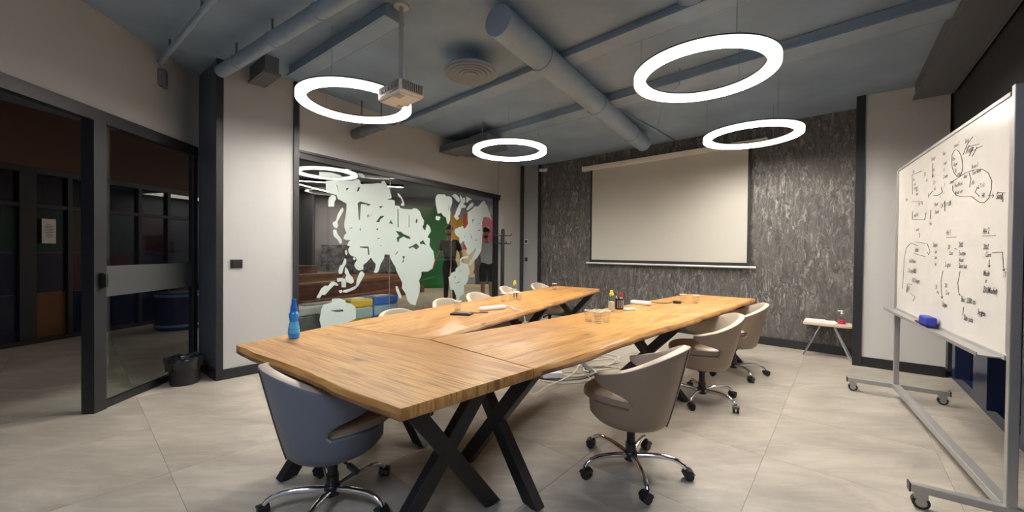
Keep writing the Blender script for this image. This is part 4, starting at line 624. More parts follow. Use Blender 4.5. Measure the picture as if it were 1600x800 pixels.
def table(name, label, org, far, pts, live, frames, seed):
    ang = math.atan2(far[1]-org[1], far[0]-org[0]); t = thing(name, label, 'table', (*org, 0), ang)
    lp = [to_local(org, ang, p) for p in pts]
    a = sum(lp[i][0]*lp[(i+1) % len(lp)][1]-lp[(i+1) % len(lp)][0]*lp[i][1] for i in range(len(lp)))
    if a < 0: lp = lp[::-1]; live = [live[(len(live)-2-i) % len(live)] for i in range(len(live))]
    tt = slab(lp, live, TOP-TH, TOP, seed).build('tabletop', 'wood', t, smooth=True); tt.data.materials.append(M['barkwood'])
    for i_, f_ in enumerate(BARKF): tt.data.polygons[i_].material_index = f_
    for (p, q) in frames:
        p = Vector(to_local(org, ang, p)); q = Vector(to_local(org, ang, q)); d = (q-p); L = d.length; rz = math.atan2(d.y, d.x); zt = TOP-TH-.001; c = (p+q)/2
        MB().box((c.x, c.y, zt-.006), (L+.05, .08, .012), rz).build('mounting_plate', 'steel', t)
        for s in (-1, 1):
            y = s*0.0
            b0 = Vector((c.x, c.y, 0))+Vector((d.x, d.y, 0))/2*s; b1 = Vector((c.x, c.y, 0))-Vector((d.x, d.y, 0))/2*s
            ax = (Vector((b1.x, b1.y, zt-.012))-Vector((b0.x, b0.y, .008))); ln_ = ax.length
            el = math.atan2(zt-.02, L); u = Vector((d.x, d.y, 0)).normalized(); v = Vector((-u.y, u.x, 0))
            w1 = .075; hw = w1/2/math.sin(el); z0, z1 = .012, zt-.012; vv = []
            off = v*(.0006*s)
            for (bb, z) in ((b0, z0), (b1, z1)):
                for (sx, sy) in ((-1, -1), (1, -1), (1, 1), (-1, 1)): vv.append(Vector((bb.x, bb.y, z))+u*sx*hw+v*sy*(.03+.0006*s))
            lg = MB().add(vv, [(0, 3, 2, 1), (4, 5, 6, 7), (0, 1, 5, 4), (1, 2, 6, 5), (2, 3, 7, 6), (3, 0, 4, 7)]).build('leg', 'steel', t, bevel=.003)
            MB().lathe([(.02, 0), (.022, .002), (.022, .012), (.012, .0122)], 12, (b0.x, b0.y, 0)).build('foot_pad', 'plastic', lg)
    return t
K1, K2, K3, KM, K4 = (-1.50, 2.09), (-.36, 1.26), (.10, 1.71), (-.48, 2.25), (-1.24, 2.66)
table('conference_table', 'near cross table of the U, thick pine top over the cool-tinted chair', K1, K2, [K1, K2, K3, KM, K4], [1, 0, 0, 0, 0],
      [((-.50, 1.62), (-.10, 1.93)), ((-1.24, 2.12), (-.93, 2.52))], 3.1)
g = .004
R0, R1_, R2_, R3 = (.10+g, 1.71+g), (2.87, 4.51), (2.29, 4.97), (-.475+g, 2.255+g)
table('conference_table', 'right arm of the U-shaped table, pine top reaching towards the side table', R0, R1_, [R0, R1_, R2_, R3], [1, 0, 1, 0],
      [((.12, 1.90), (-.27, 2.31)), ((1.48, 3.30), (1.03, 3.78)), ((2.62, 4.38), (2.18, 4.83))], 8.4)
L0, L1_, L2_, L3 = (-.485, 2.258), (1.28, 5.58), (.70, 6.02), (-1.245, 2.67)
table('conference_table', 'left arm of the U-shaped table, pine top running along the map glass', L3, L2_, [L0, L1_, L2_, L3], [1, 0, 1, 0],
      [((-.58, 2.50), (-1.10, 2.85)), ((.36, 4.10), (-.10, 4.37)), ((1.14, 5.48), (.62, 5.80))], 5.7)
# ---------------------------------------------------------------- chairs
def tub_chair(label, leather='leather', inner='leatherl'):
    t = thing('tub_chair', label, 'chair')
    zb = .30
    def ab(z):
        s = max(0, min(1, (z-zb)/(.765-zb))); return .205+.105*s**.85, .20+.115*s**.9
    def zr(phi): x = min(1, abs(phi)/R(122)); return .600+.160*(.5+.5*math.cos(PI*x**1.0))
    def pm(v): 
        ks = [(0, 80), (.08, 71), (.16, 67), (.28, 69), (.42, 80), (.56, 95), (.68, 107), (.80, 115), (.9, 118), (1, 117)]
        for (a, x), (b, y) in zip(ks[:-1], ks[1:]):
            if v <= b: f = (v-a)/(b-a); return R(x+(y-x)*f)
        return R(120)
    def pt(phi, z):
        a, b = ab(z); s, c = math.sin(phi), math.cos(phi); e = .92
        x = a*math.copysign(abs(s)**e, s); y = -(b if c > 0 else .24)*math.copysign(abs(c)**e, c)
        return (x, y-.0, z)
    nu, nv = 36, 12; vs = []; z00 = .41
    for j in range(nv+1):
        v = j/nv; mx = pm(v)
        for i in range(nu+1):
            phi = (i/nu*2-1)*mx; z = z00+(zr(phi)-z00)*v; vs.append(pt(phi, z))
    fs = [(j*(nu+1)+i, j*(nu+1)+i+1, (j+1)*(nu+1)+i+1, (j+1)*(nu+1)+i) for j in range(nv) for i in range(nu)]
    me = bpy.data.meshes.new('backrest_shell'); me.from_pydata(vs, [], fs); me.update(); me.materials.append(M[leather]); me.materials.append(M[inner])
    me.polygons.foreach_set('use_smooth', [True]*len(me.polygons))
    o = bpy.data.objects.new('backrest_shell', me); COL.objects.link(o); o.parent = t
    so_ = o.modifiers.new('solid', 'SOLIDIFY'); so_.thickness = .042; so_.offset = -1; so_.use_even_offset = False; so_.material_offset = 1; so_.material_offset_rim = 1
    # orient: want thickness inwards
    bv = o.modifiers.new('bevel', 'BEVEL'); bv.width = .010; bv.segments = 3; bv.limit_method = 'ANGLE'; bv.angle_limit = R(50)
    bm = bmesh.new(); bm.from_mesh(me); bmesh.ops.recalc_face_normals(bm, faces=bm.faces); bm.normal_update()
    c = sum((f.normal.dot(Vector((f.calc_center_median().x, f.calc_center_median().y, 0))) for f in bm.faces))
    if c < 0: bmesh.ops.reverse_faces(bm, faces=bm.faces)
    bm.to_mesh(me); bm.free()
    # bowl
    n = 48; rings = []
    for f, z in ((.05, .285), (.45, .286), (.75, .292), (.9, .302), (.97, .318)):
        a, b = ab(.325); rings.append([(math.sin(2*PI*k/n)*a*f, (-math.cos(2*PI*k/n))*(b if math.cos(2*PI*k/n) > 0 else .235)*f, z) for k in range(n)])
    for z in (.34, .37, .405, .43): rings.append([pt(2*PI*k/n if k <= n/2 else 2*PI*k/n-2*PI, z) for k in range(n)])
    rings.append([(x*.9, y*.9, .435) for x, y, z in rings[-1]])
    vv = [v for r in rings for v in r]; N = len(rings)
    ff = [(i*n+k, i*n+(k+1) % n, (i+1)*n+(k+1) % n, (i+1)*n+k) for i in range(N-1) for k in range(n)]+[tuple(range(n))[::-1], tuple(range((N-1)*n, N*n))]
    MB().add(vv, ff).build('seat_bowl', leather, t, smooth=True)
    # cushion
    prof = [(.0, .425), (.93, .425), (.995, .44), (1.0, .458), (.985, .474), (.92, .486), (.7, .494), (.0, .499)]; vv = []; n = 40
    for f, z in prof:
        for k in range(n):
            th = 2*PI*k/n; c, s = math.cos(th), math.sin(th); x = .228*math.copysign(abs(s)**.8, s)*max(f, .01); y = (.265 if c > 0 else .20)*math.copysign(abs(c)**.8, c)*max(f, .01)
            vv.append((x, y+.008, z-.010*max(0, (y-.15)/.1)))
    N = len(prof); ff = [(i*n+k, i*n+(k+1) % n, (i+1)*n+(k+1) % n, (i+1)*n+k) for i in range(N-1) for k in range(n)]+[tuple(range(n))[::-1], tuple(range((N-1)*n, N*n))]
    MB().add(vv, ff).build('seat_cushion', 'leather' if inner == 'leatherl' else inner, t, smooth=True)
    for s in (0,):
        pth = []
        for k in range(14):
            z = .31+(zr(0)-.005-.31)*k/13; x, y, z = pt(0, max(z, .31)); f = 1.004; pth.append((x*f, y*f, z))
        MB().tube(pth, .004, 6).build('back_seam', 'seam', t, smooth=True)
    MB().tube([(0, 0, .07), (0, 0, .16)], .030, 16).tube([(0, 0, .16), (0, 0, .25)], .024, 16).build('gas_column', 'plastic', t, smooth=True)
    MB().tube([(0, 0, .245), (0, 0, .287)], .035, 16).box((0, 0, .283), (.16, .16, .012)).build('seat_plate', 'plastic', t, smooth=True)
    MB().tube([(.05, .0, .268), (.17, .02, .262)], .006, 8).tube([(.16, .02, .262), (.23, .03, .255)], .014, 8).build('tilt_lever', 'plastic', t, smooth=True)
    MB().lathe([(.03, .055), (.038, .06), (.040, .10), (.034, .112), (.03, .114)], 20).build('base_hub', 'plastic', t, smooth=True)
    for k in range(5):
        a = PI/2+2*PI*k/5; ca, sa = math.cos(a), math.sin(a)
        prf = [(.034, .088), (.09, .098), (.16, .105), (.215, .104), (.255, .094), (.285, .076), (.297, .060)]
        lg = MB().tube([(r*ca, r*sa, z) for r, z in prf], .013, 10, rs=[.016, .016, .0145, .0135, .013, .0125, .012]).build('star_arm', 'chrome', t, smooth=True)
        cx, cy = .300*ca, .300*sa; b = a+[.6, 2.0, -1.1, .2, 2.9][k]; ux, uy = math.cos(b), math.sin(b); ox, oy = cx+ux*.012, cy+uy*.012
        cs = MB()
        for s in (-1, 1):
            px, py = ox-uy*s*.014, oy+ux*s*.014; cs.tube([(px-uy*s*-.008, py+ux*s*-.008, .026), (px-uy*s*.008, py+ux*s*.008, .026)], .026, 16)
        cs.tube([(cx, cy, .064), (cx, cy, .046)], .008, 8)
        for q in range(5):
            f0, f1 = PI*(.12+.17*q), PI*(.12+.17*(q+1)); cs.box((ox+ux*math.cos((f0+f1)/2)*.029, oy+uy*math.cos((f0+f1)/2)*.029, .026+math.sin((f0+f1)/2)*.029), (.016, .05, .005), b, 0, -((f0+f1)/2)+PI/2)
        cs.build('caster', 'plastic', lg, smooth=True)
    return t
def face(o, x, y, fx, fy, spin=0):
    o.location = (x, y, 0); o.rotation_euler = (0, 0, math.atan2(fy, fx)-PI/2)
    for c in o.children:
        if c.name.startswith('star_arm'): c.rotation_euler = (0, 0, R(spin))
ch0 = tub_chair('nearest taupe tub chair on the right side, in front of the cable tangle'); face(ch0, .71, 2.25, -.766, .643, -15)
def chair(label, x, y, fx, fy, group=None, spin=0):
    c = copy_tree(ch0); c['label'] = label; face(c, x, y, fx, fy, spin)
    if group: c['group'] = group
    return c
for lab, x, y, fx, fy, sp_ in [('second taupe tub chair on the right side, between its two neighbours', 1.665, 3.335, -.96, .27, -9), ('farthest taupe tub chair on the right side, near the textured wall', 2.38, 4.10, -.90, .42, -27)]:
    chair(lab, x, y, fx, fy, 'tub chairs along the right table arm', sp_)
ch0['group'] = 'tub chairs along the right table arm'
for lab, x, y, fx, fy in [('nearest beige tub chair between left table arm and map glass', -.79, 3.20, .87, -.5), ('beige tub chair tucked in left of the walking person', -.51, 4.0, .87, -.5),
                          ('middle beige tub chair behind the left arm, below South America', -.24, 4.66, .87, -.5), ('beige tub chair behind the yellow-capped bottle on the left arm', .13, 5.60, .93, -.36), ('farthest beige tub chair by the far corner', .62, 6.22, .80, -.60)]:
    chair(lab, x, y, fx, fy, 'tub chairs along the left table arm', 37*x)
chf = tub_chair('tub chair with back shell tinted by cool light under the near corner of the table', 'slate', 'leatherl'); face(chf, -.885, 1.905, .72, .69, 10); chf.scale = (1, 1, .98)
# ---------------------------------------------------------------- mobile whiteboard
WF, WN = Vector((3.46, 3.44)), Vector((2.33, 1.79)); dW = (WN-WF).normalized(); LW = (WN-WF).length
wbd = thing('mobile_whiteboard', 'mobile whiteboard on grey frame with wheels, covered in handwriting', 'whiteboard', (WF.x, WF.y, 0), math.atan2(dW.y, dW.x))
# local x runs from the far post to the near post; the written face looks to local -y (towards the room)
BZ0, BZ1 = .80, 2.03
FY = -1
for x in (0, LW+.036): MB().box((x, 0, (.09+BZ1+(.03 if x else 0))/2), (.03, .036, BZ1+(.03 if x else 0)-.09)).build('post', 'alu', wbd, bevel=.003)
MB().box((LW/2+.009, 0, (BZ0+BZ1)/2), (LW-.022, .02, BZ1-BZ0)).build('panel', 'board', wbd)
MB().box((LW/2+.009, 0, BZ1+.001), (LW-.022, .032, .022)).build('top_rail', 'alu', wbd, bevel=.003); MB().box((LW/2+.009, 0, BZ0-.005), (LW-.022, .032, .024)).build('bottom_rail', 'alu', wbd, bevel=.003)
for x in (.028, LW+.010): MB().box((x, 0, (BZ0+BZ1)/2), (.014, .030, BZ1-BZ0-.04)).build('side_rail', 'alu', wbd)
MB().box((LW/2+.0, FY*.055, BZ0-.012), (LW-.06, .08, .006)).box((LW/2, FY*.094, BZ0-.004), (LW-.06, .004, .018)).build('pen_tray', 'alu', wbd)
MB().box((LW/2+.018, 0, .10), (LW-.01, .05, .04)).build('lower_beam', 'alu', wbd, bevel=.003)
for x in (0, LW+.036):
    ft = MB().box((x, 0, .10), (.042, .66, .036)).build('foot_bar', 'alu', wbd, bevel=.003)
    for s in (-1, 1):
        MB().box((x, s*.332, .10), (.046, .006, .042)).build('end_cap', 'plastic', ft)
        cs = MB().tube([(x-.014, s*.29, .034), (x+.014, s*.29, .034)], .034, 20).build('caster_wheel', 'plastic', ft, smooth=True)
        MB().tube([(x-.017, s*.29, .034), (x+.017, s*.29, .034)], .022, 20).box((x, s*.29, .066), (.034, .05, .030)).build('caster_hub', 'alu', ft, smooth=True)
WRITING = [('Title', 0.4377, 1.9272, 0.0358, 0.0), ('task', 0.4575, 1.8664, 0.0322, 0.0), ('x can', 0.4761, 1.8254, 0.0322, 0.0), ('x Support', 0.478, 1.7918, 0.0331, 0.0), ('Sale', 0.5424, 1.7689, 0.0322, 0.0), ('Lacet', 0.544, 1.7406, 0.0322, 0.0), ('OS', 0.7336, 1.8582, 0.036, 0.0), ('ok', 0.7854, 1.8103, 0.0322, 0.0), ('Engin', 0.261, 1.7312, 0.0322, 0.0), ('250', 0.6098, 1.6542, 0.0322, 0.0), ('Spring 1', 0.888, 1.9379, 0.0344, 0.0), ('Task', 1.1076, 1.9294, 0.0322, 0.0), ('4+3', 0.9174, 1.8566, 0.0342, 0.0), ('4+3', 0.9196, 1.8144, 0.034, 0.0), ('2+2', 0.9369, 1.7674, 0.0322, 0.0), ('m2', 0.9564, 1.723, 0.0322, 0.0), ('By', 0.8318, 1.6912, 0.0348, 0.0), ('o', 1.0769, 1.657, 0.0322, 0.0), ('1 task', 1.1219, 1.8636, 0.0322, 0.0), ('11', 1.1284, 1.8192, 0.0322, 0.0), ('2 name', 1.1306, 1.7758, 0.0322, 0.0), ('11', 1.14, 1.7196, 0.0322, 0.0), ('a', 1.1421, 1.6764, 0.0322, 0.0), ('Room', 0.9695, 1.6123, 0.0362, 0.0), ('Subjekt', 0.9831, 1.5598, 0.0322, 0.0), ('web 365', 0.4975, 1.5756, 0.0397, 0.0), ('Final', 0.8746, 1.4875, 0.0333, 0.0), ('London', 0.5573, 1.4621, 0.0342, 0.0), ('room 2', 1.3056, 1.9354, 0.0322, 0.0), ('Plan', 1.2801, 1.8594, 0.0322, 0.0), ('Angel', 1.3014, 1.8219, 0.0322, 0.0), ('Kit', 1.3225, 1.7812, 0.0322, 0.0), ('code', 1.3615, 1.7526, 0.0322, 0.0), ('Song', 1.4694, 1.9223, 0.0363, 0.0), ('Topics', 1.4976, 1.8605, 0.04, 0.0), ('Room 2', 1.5676, 1.7582, 0.0327, 0.0), ('Tool work', 1.5772, 1.723, 0.0322, 0.0), ('hand', 1.4614, 1.7219, 0.0322, 0.0), ('HardWork', 1.3269, 1.6888, 0.0323, 0.0), ('info', 1.5716, 1.6704, 0.0322, 0.0), ('Model: con', 1.3329, 1.6441, 0.0322, 0.0), ('x T x b', 1.6577, 1.638, 0.0322, 0.0), ('HK', 1.704, 1.5805, 0.0331, 0.0), ('Song', 1.8662, 1.5548, 0.0413, 0.0), ('outset', 1.2429, 1.7235, 0.0322, 0.0), (': 24 TK > 208', 1.0835, 1.5885, 0.0414, 0.0), ('HH 1', 1.2013, 1.4035, 0.0451, 0.0), ('HH 2', 1.7255, 1.3879, 0.0423, 0.0), ('Subject', 0.9593, 1.3348, 0.0378, 0.0), ('task', 0.9973, 1.2896, 0.0322, 0.0), ('task', 0.9993, 1.2506, 0.0322, 0.0), ('last', 1.0016, 1.2061, 0.0322, 0.0), ('205', 1.2337, 1.3163, 0.0356, 0.0), ('Core', 1.2585, 1.2785, 0.0353, 0.0), ('2 signal', 1.1923, 1.2035, 0.0401, 0.0), ('Inf Bat', 0.5491, 1.3016, 0.0427, 0.0), ('All US Nom', 0.3888, 1.2142, 0.0458, 0.0), ('5 To buy 8023', 0.3547, 1.1354, 0.0488, 0.0), ('USD Surgery', 0.4841, 1.0647, 0.047, 0.0), ('all lf', 0.3249, 0.9767, 0.0645, 0.0), ('205', 1.1941, 1.0711, 0.036, 0.0), ('Core', 1.2129, 1.0273, 0.0358, 0.0), ('50', 1.0232, 1.0499, 0.0381, 0.0), ('Salgsn', 1.1568, 0.9448, 0.0424, 0.0), ('2002', 1.4092, 1.3253, 0.0404, 0.0), ('Example', 1.4115, 1.2761, 0.0377, 0.0), ('Notes', 1.4133, 1.2379, 0.0351, 0.0), ('Salon test', 1.415, 1.2018, 0.0377, 0.0), ('2002', 1.7354, 1.3073, 0.039, 0.0), ('Core', 1.7648, 1.2689, 0.0361, 0.0), ('Mode', 1.7413, 1.1705, 0.0398, 0.0), ('or', 1.7641, 1.1352, 0.0322, 0.0), ('2X(Model)', 1.745, 1.084, 0.0442, 0.0), ('17 KW', 1.9519, 1.1711, 0.0384, 0.0), ('Bus : 2300 on', 1.4596, 1.0073, 0.0444, 0.0), ('System', 1.684, 0.9606, 0.0407, 0.0), ('Sub jobs', 1.504, 0.9058, 0.046, 0.0)]
STROKES = [[(0.4217, 1.9203), (0.6686, 1.9097)], [(0.4283, 1.9192), (0.4474, 1.7625)], [(0.4344, 1.7064), (0.696, 1.6765), (0.7058, 1.6531)], [(0.458, 1.6276), (0.4546, 1.5606), (0.7671, 1.534), (0.7949, 1.5862)], [(0.8976, 1.596), (0.8868, 1.5299)], [(1.151, 1.6285), (1.1661, 1.6267), (1.1694, 1.5605)], [(0.9215, 1.9186), (0.9144, 1.8194)], [(1.0958, 1.726), (1.1196, 1.6911), (1.03, 1.6789), (0.9459, 1.6912)], [(0.9318, 1.7248), (0.8698, 1.7077)], [(1.4391, 1.8201), (1.4425, 1.7951), (1.4378, 1.7737), (1.4254, 1.7578), (1.4064, 1.7489), (1.3823, 1.7481), (1.3554, 1.7556), (1.3282, 1.7708), (1.3034, 1.7926), (1.2838, 1.8187), (1.2713, 1.8466), (1.2675, 1.8732), (1.2728, 1.8958), (1.2866, 1.9119), (1.3073, 1.92), (1.3327, 1.9193), (1.36, 1.9102), (1.3866, 1.8938), (1.4099, 1.8718), (1.428, 1.8465), (1.4391, 1.8201)], [(1.2666, 1.7312), (1.3804, 1.7423), (1.4857, 1.7525), (1.5995, 1.749), (1.7047, 1.733), (1.7755, 1.7015), (1.8175, 1.6517), (1.8126, 1.6099), (1.7878, 1.5703), (1.7406, 1.5541), (1.6832, 1.5587), (1.6223, 1.5839), (1.5745, 1.6044), (1.4576, 1.6176), (1.3482, 1.6399), (1.2988, 1.6744), (1.2972, 1.7079)], [(1.6205, 1.6236), (1.6499, 1.6456), (1.6682, 1.6352)], [(1.6205, 1.6236), (1.6743, 1.5957), (1.6597, 1.5924)], [(1.7737, 1.5844), (1.84, 1.576), (1.8266, 1.5868)], [(1.84, 1.576), (1.8274, 1.5685)], [(1.8773, 1.589), (1.9559, 1.5738)], [(1.9324, 1.5758), (1.9364, 1.5349), (1.922, 1.5395)], [(1.4462, 1.8647), (1.5036, 1.9141), (1.5755, 1.9371)], [(1.479, 1.8992), (1.6547, 1.8783)], [(1.5631, 1.8597), (1.6993, 1.8581)], [(1.5289, 1.9013), (1.4806, 1.8642)], [(1.5862, 1.8746), (1.5317, 1.8395)], [(1.6327, 1.8672), (1.5725, 1.8276)], [(1.536, 1.7436), (1.562, 1.7055), (1.5479, 1.6604)], [(1.202, 1.3887), (1.3631, 1.3869)], [(1.7215, 1.3783), (1.8692, 1.3751)], [(1.8395, 1.2904), (1.9434, 1.2926), (1.9614, 1.2022), (1.9467, 1.2105)], [(1.9614, 1.2022), (1.9716, 1.2139)], [(1.8068, 1.2559), (1.8085, 1.2157), (1.7958, 1.2247)], [(1.8085, 1.2157), (1.8202, 1.2262)], [(0.6436, 1.4454), (0.6523, 1.409)], [(0.5445, 1.3812), (0.8374, 1.3583), (0.8992, 1.2995), (0.8712, 1.2803), (0.8347, 1.2999)], [(0.5142, 1.2912), (0.7972, 1.2656)], [(0.6156, 1.348), (0.4361, 1.3733), (0.3027, 1.3371), (0.2473, 1.2462), (0.2337, 1.1309), (0.2131, 0.9911)], [(1.1575, 1.1744), (1.124, 1.1019), (1.1401, 1.0318), (1.1544, 0.9932), (1.1238, 1.0081)], [(1.1544, 0.9932), (1.1655, 1.0145)], [(1.4378, 1.184), (1.4081, 1.1118), (1.4217, 1.0581), (1.45, 1.0387), (1.4168, 1.0446)], [(1.3451, 1.3174), (1.3875, 1.3127)], [(0.3605, 1.0408), (0.3454, 0.9671)], [(0.3799, 1.042), (0.4853, 1.0432)], [(0.4224, 0.9733), (0.5694, 0.9537), (0.5183, 0.9169)], [(1.0511, 1.0245), (1.0714, 1.0353), (1.0903, 1.0187)], [(1.5006, 0.9796), (1.4897, 0.9304), (1.5287, 0.9302)], [(1.7289, 0.9518), (1.7385, 0.982)]]
hw = MB()
dg = bpy.context.evaluated_depsgraph_get()
def add_text(txt, u, v, size, rot):
    cu = bpy.data.curves.new('t', 'FONT'); cu.body = txt; cu.size = size; cu.shear = .25; cu.offset = .0006; cu.resolution_u = 2
    o = bpy.data.objects.new('t', cu); COL.objects.link(o); bpy.context.view_layer.update()
    me = bpy.data.meshes.new_from_object(o.evaluated_get(bpy.context.evaluated_depsgraph_get())); c, s = math.cos(rot), math.sin(rot)
    vs = []
    for q in me.vertices:
        x, y = q.co.x*.8, q.co.y*(1+.12*math.sin(q.co.x*90)); vs.append((u+x*c-y*s, FY*.0112, v+x*s+y*c))
    hw.add(vs, [tuple(p.vertices) for p in me.polygons]); bpy.data.objects.remove(o); bpy.data.meshes.remove(me); bpy.data.curves.remove(cu)
for tq in WRITING: add_text(*tq)
for st_ in STROKES: hw.tube([(u, FY*.0105, v) for u, v in st_], .0017, 4)
me = bpy.data.meshes.new('handwriting'); me.from_pydata(hw.v, [], hw.f); me.materials.append(M['ink'])
ho = bpy.data.objects.new('handwriting', me); COL.objects.link(ho); ho.parent = wbd; ho['label'] = 'dark marker handwriting'; ho['kind'] = 'stuff'
# eraser and marker lie in the tray
def onW(u, v_off, z): p = WF+dW*u+Vector((dW.y, -dW.x))*v_off*-FY*-1; return (p.x, p.y, z)
def wpt(u, off, z):
    a = math.atan2(dW.y, dW.x); return (WF.x+math.cos(a)*u-math.sin(a)*off, WF.y+math.sin(a)*u+math.cos(a)*off, z)
er = thing('board_eraser', 'blue box-shaped eraser on the whiteboard tray', 'eraser', wpt(1.06, FY*.052, BZ0-.009), math.atan2(dW.y, dW.x))
MB().box((0, 0, .042), (.16, .055, .062)).build('grip', 'markerblue', er, bevel=.012); MB().box((0, 0, .006), (.15, .05, .011)).build('felt', 'plastic', er)
mk = thing('marker_pen', 'black marker lying left of the blue eraser on the tray', 'pen', wpt(.89, FY*.06, BZ0-.0005), math.atan2(dW.y, dW.x)); MB().tube([(-.05, 0, 0), (.03, 0, 0)], .008, 10).build('barrel', 'plastic', mk, smooth=True); MB().tube([(.031, 0, 0), (.06, 0, 0)], .0085, 10).build('cap', 'plastic', mk, smooth=True)
# ---------------------------------------------------------------- side table and what is on it
sd = Vector((.34, -.36)).normalized(); st_c = Vector((3.975, 4.825))
sa = math.atan2(-.655, .755)
stb = thing('side_table', 'small pale side table with splayed chrome legs by the textured wall', 'table', (st_c.x, st_c.y, 0), sa)
pl = []; hx, hy, rr = .235, .17, .06
for (cx, cy, a0_) in ((hx-rr, hy-rr, 0), (-hx+rr, hy-rr, 90), (-hx+rr, -hy+rr, 180), (hx-rr, -hy+rr, 270)):
    for k in range(7): a = R(a0_+15*k); pl.append((cx+rr*math.cos(a), cy+rr*math.sin(a)))
MB().prism(pl, .395, .42).build('top', 'birch', stb, bevel=.004)
for sy in (-1, 1):
    for s in (-1, 1): MB().tube([(s*.06, sy*.06, .394), (s*.225, sy*.15, .004)], .009, 10).build('leg', 'chrome', stb, smooth=True)
pa = thing('paper_stack', 'stack of white papers on the small side table', 'papers', (3.93, 4.86, .4205), sa+.08)
for k, (dx, rz, ln_) in enumerate([(0, 0, .30), (.02, .06, .29), (-.04, -.03, .2)]): MB().box((dx-.02, .0+.01*k, .004+k*.007), (ln_, .2, .006), rz).build('sheet_bundle', 'paper', pa)
pb = thing('pump_bottle', 'clear pump bottle with red base on the small side table', 'bottle', (4.10, 4.76, .4205))
MB().lathe([(.034, 0), (.038, .004), (.038, .05)], 20).build('red_gel', 'red', pb, smooth=True); MB().lathe([(.038, .051), (.038, .085), (.030, .10), (.012, .112), (.012, .12)], 20).build('clear_body', 'tumbler', pb, smooth=True)
MB().lathe([(.014, .1205), (.014, .135), (.006, .137), (.005, .155)], 12).tube([(0, 0, .155), (-.035, .015, .158)], .006, 8).lathe([(.012, .152), (.012, .165)], 12).build('pump_head', 'white', pb, smooth=True)
# ---------------------------------------------------------------- small things on the tables
Z = TOP+.0006
def tumbler(label, x, y, r=.034, h=.085, group=None):
    t = thing('drinking_glass', label, 'glass', (x, y, Z), 0, group)
    MB().lathe([(r*.86, 0), (r*.88, .002), (r, h), (r-.0022, h), (r*.86-.002, .012), (.001, .011)], 24).build('glass_body', 'tumbler', t, smooth=True)
    o = MB(); n = 24; vs = []
    for k in range(n):
        c, s = math.cos(2*PI*k/n), math.sin(2*PI*k/n); vs += [((r-.0024)*c, (r-.0024)*s, h), (r*c, r*s, h), (r*c, r*s, h+.0018), ((r-.0024)*c, (r-.0024)*s, h+.004)]
    o.add(vs, [(4*k+i, 4*k+(i+1) % 4, 4*((k+1) % n)+(i+1) % 4, 4*((k+1) % n)+i) for k in range(n) for i in range(4)]).build('rim', mat('glass_rim', (.85, .87, .85), .1), t)
    return t
gg = 'tumblers clustered on the right arm'
for lab, x, y in [('front left of the four clustered tumblers on the right arm', .585, 2.90), ('front middle of the four clustered tumblers', .640, 2.835), ('right-hand one of the four clustered tumblers', .712, 2.885), ('rear one of the four clustered tumblers', .655, 2.925)]: tumbler(lab, x, y, group=gg)
tumbler('tumbler alone beside the black device on the left arm', -.475, 3.38)
tumbler('tumbler alone near the far end of the left arm', .60, 5.38)
tumbler('left of two tumblers at the far end of the right arm', 1.83, 4.10); tumbler('right of two tumblers at the far end of the right arm', 1.935, 4.03)
for lab, x, y in [('left-hand tumbler beside the yellow-capped bottle on the left arm', -.085, 4.06), ('middle tumbler in front of the yellow-capped bottle', .0, 4.10), ('right-hand tumbler in front of the yellow-capped bottle', .075, 4.13), ('rear tumbler beside the yellow-capped bottle', .05, 4.20)]: tumbler(lab, x, y, .036, .085, 'tumblers clustered on the left arm')
def capped(label, x, y):
    t = thing('squeeze_bottle', label, 'bottle', (x, y, Z))
    MB().lathe([(.028, 0), (.031, .004), (.031, .11), (.030, .125), (.015, .142), (.014, .145)], 20).build('clear_body', 'tumbler', t, smooth=True)
    MB().lathe([(.022, .003), (.027, .005), (.027, .09)], 16).build('liquid', mat('pale_liquid', (.62, .56, .42), .2), t, smooth=True)
    MB().lathe([(.018, .1455), (.019, .15), (.019, .165), (.012, .168), (.014, .175), (.014, .187), (.006, .191)], 16).build('yellow_cap', 'yellow', t, smooth=True)
capped('clear bottle with yellow cap near the centre of the right arm', .885, 3.40)
capped('clear bottle with yellow cap on the far half of the left arm', .035, 4.46)
pc = thing('pen_cup', 'black wire pen cup holding pens beside the yellow-capped bottle', 'cup', (1.0, 3.56, Z)); n = 16
MB().lathe([(.036, 0), (.038, .003), (.038, .1), (.035, .1), (.034, .006), (.001, .005)], 18).build('cup_wall', 'plastic', pc, smooth=True)
for k in range(5): a = -2.2+k*.45; MB().box((.0385*math.cos(a), .0385*math.sin(a), .05), (.004, .006, .07), a).build('silver_stripe', 'alu', pc)
for lab, x, y, tx_, m, cap in [('black pen leaning left in the pen cup', .992, 3.565, -.022, 'plastic', 'plastic'), ('white pen in the pen cup', .998, 3.55, -.03, 'white', 'plastic')]:
    t = thing('pen', lab, 'pen', (x, y, Z+.007)); MB().tube([(0, 0, 0), (tx_, 0, .12)], .005, 8).build('barrel', m, t, smooth=True); MB().tube([(tx_, 0, .12), (tx_*1.2, 0, .145)], .0055, 8).build('tip', cap, t, smooth=True)
t = thing('marker_pen', 'thick marker with red cap standing in the pen cup', 'pen', (1.012, 3.56, Z+.007)); MB().tube([(0, 0, 0), (.006, 0, .105)], .012, 12).build('barrel', 'white', t, smooth=True); MB().tube([(.006, 0, .106), (.01, 0, .15)], .014, 12).build('red_cap', 'red', t, smooth=True)
t = thing('white_eraser', 'small white rounded block right of the pen cup', 'eraser', (1.075, 3.49, Z), R(20)); MB().box((0, 0, .011), (.11, .045, .022)).build('block', 'white', t, bevel=.009)
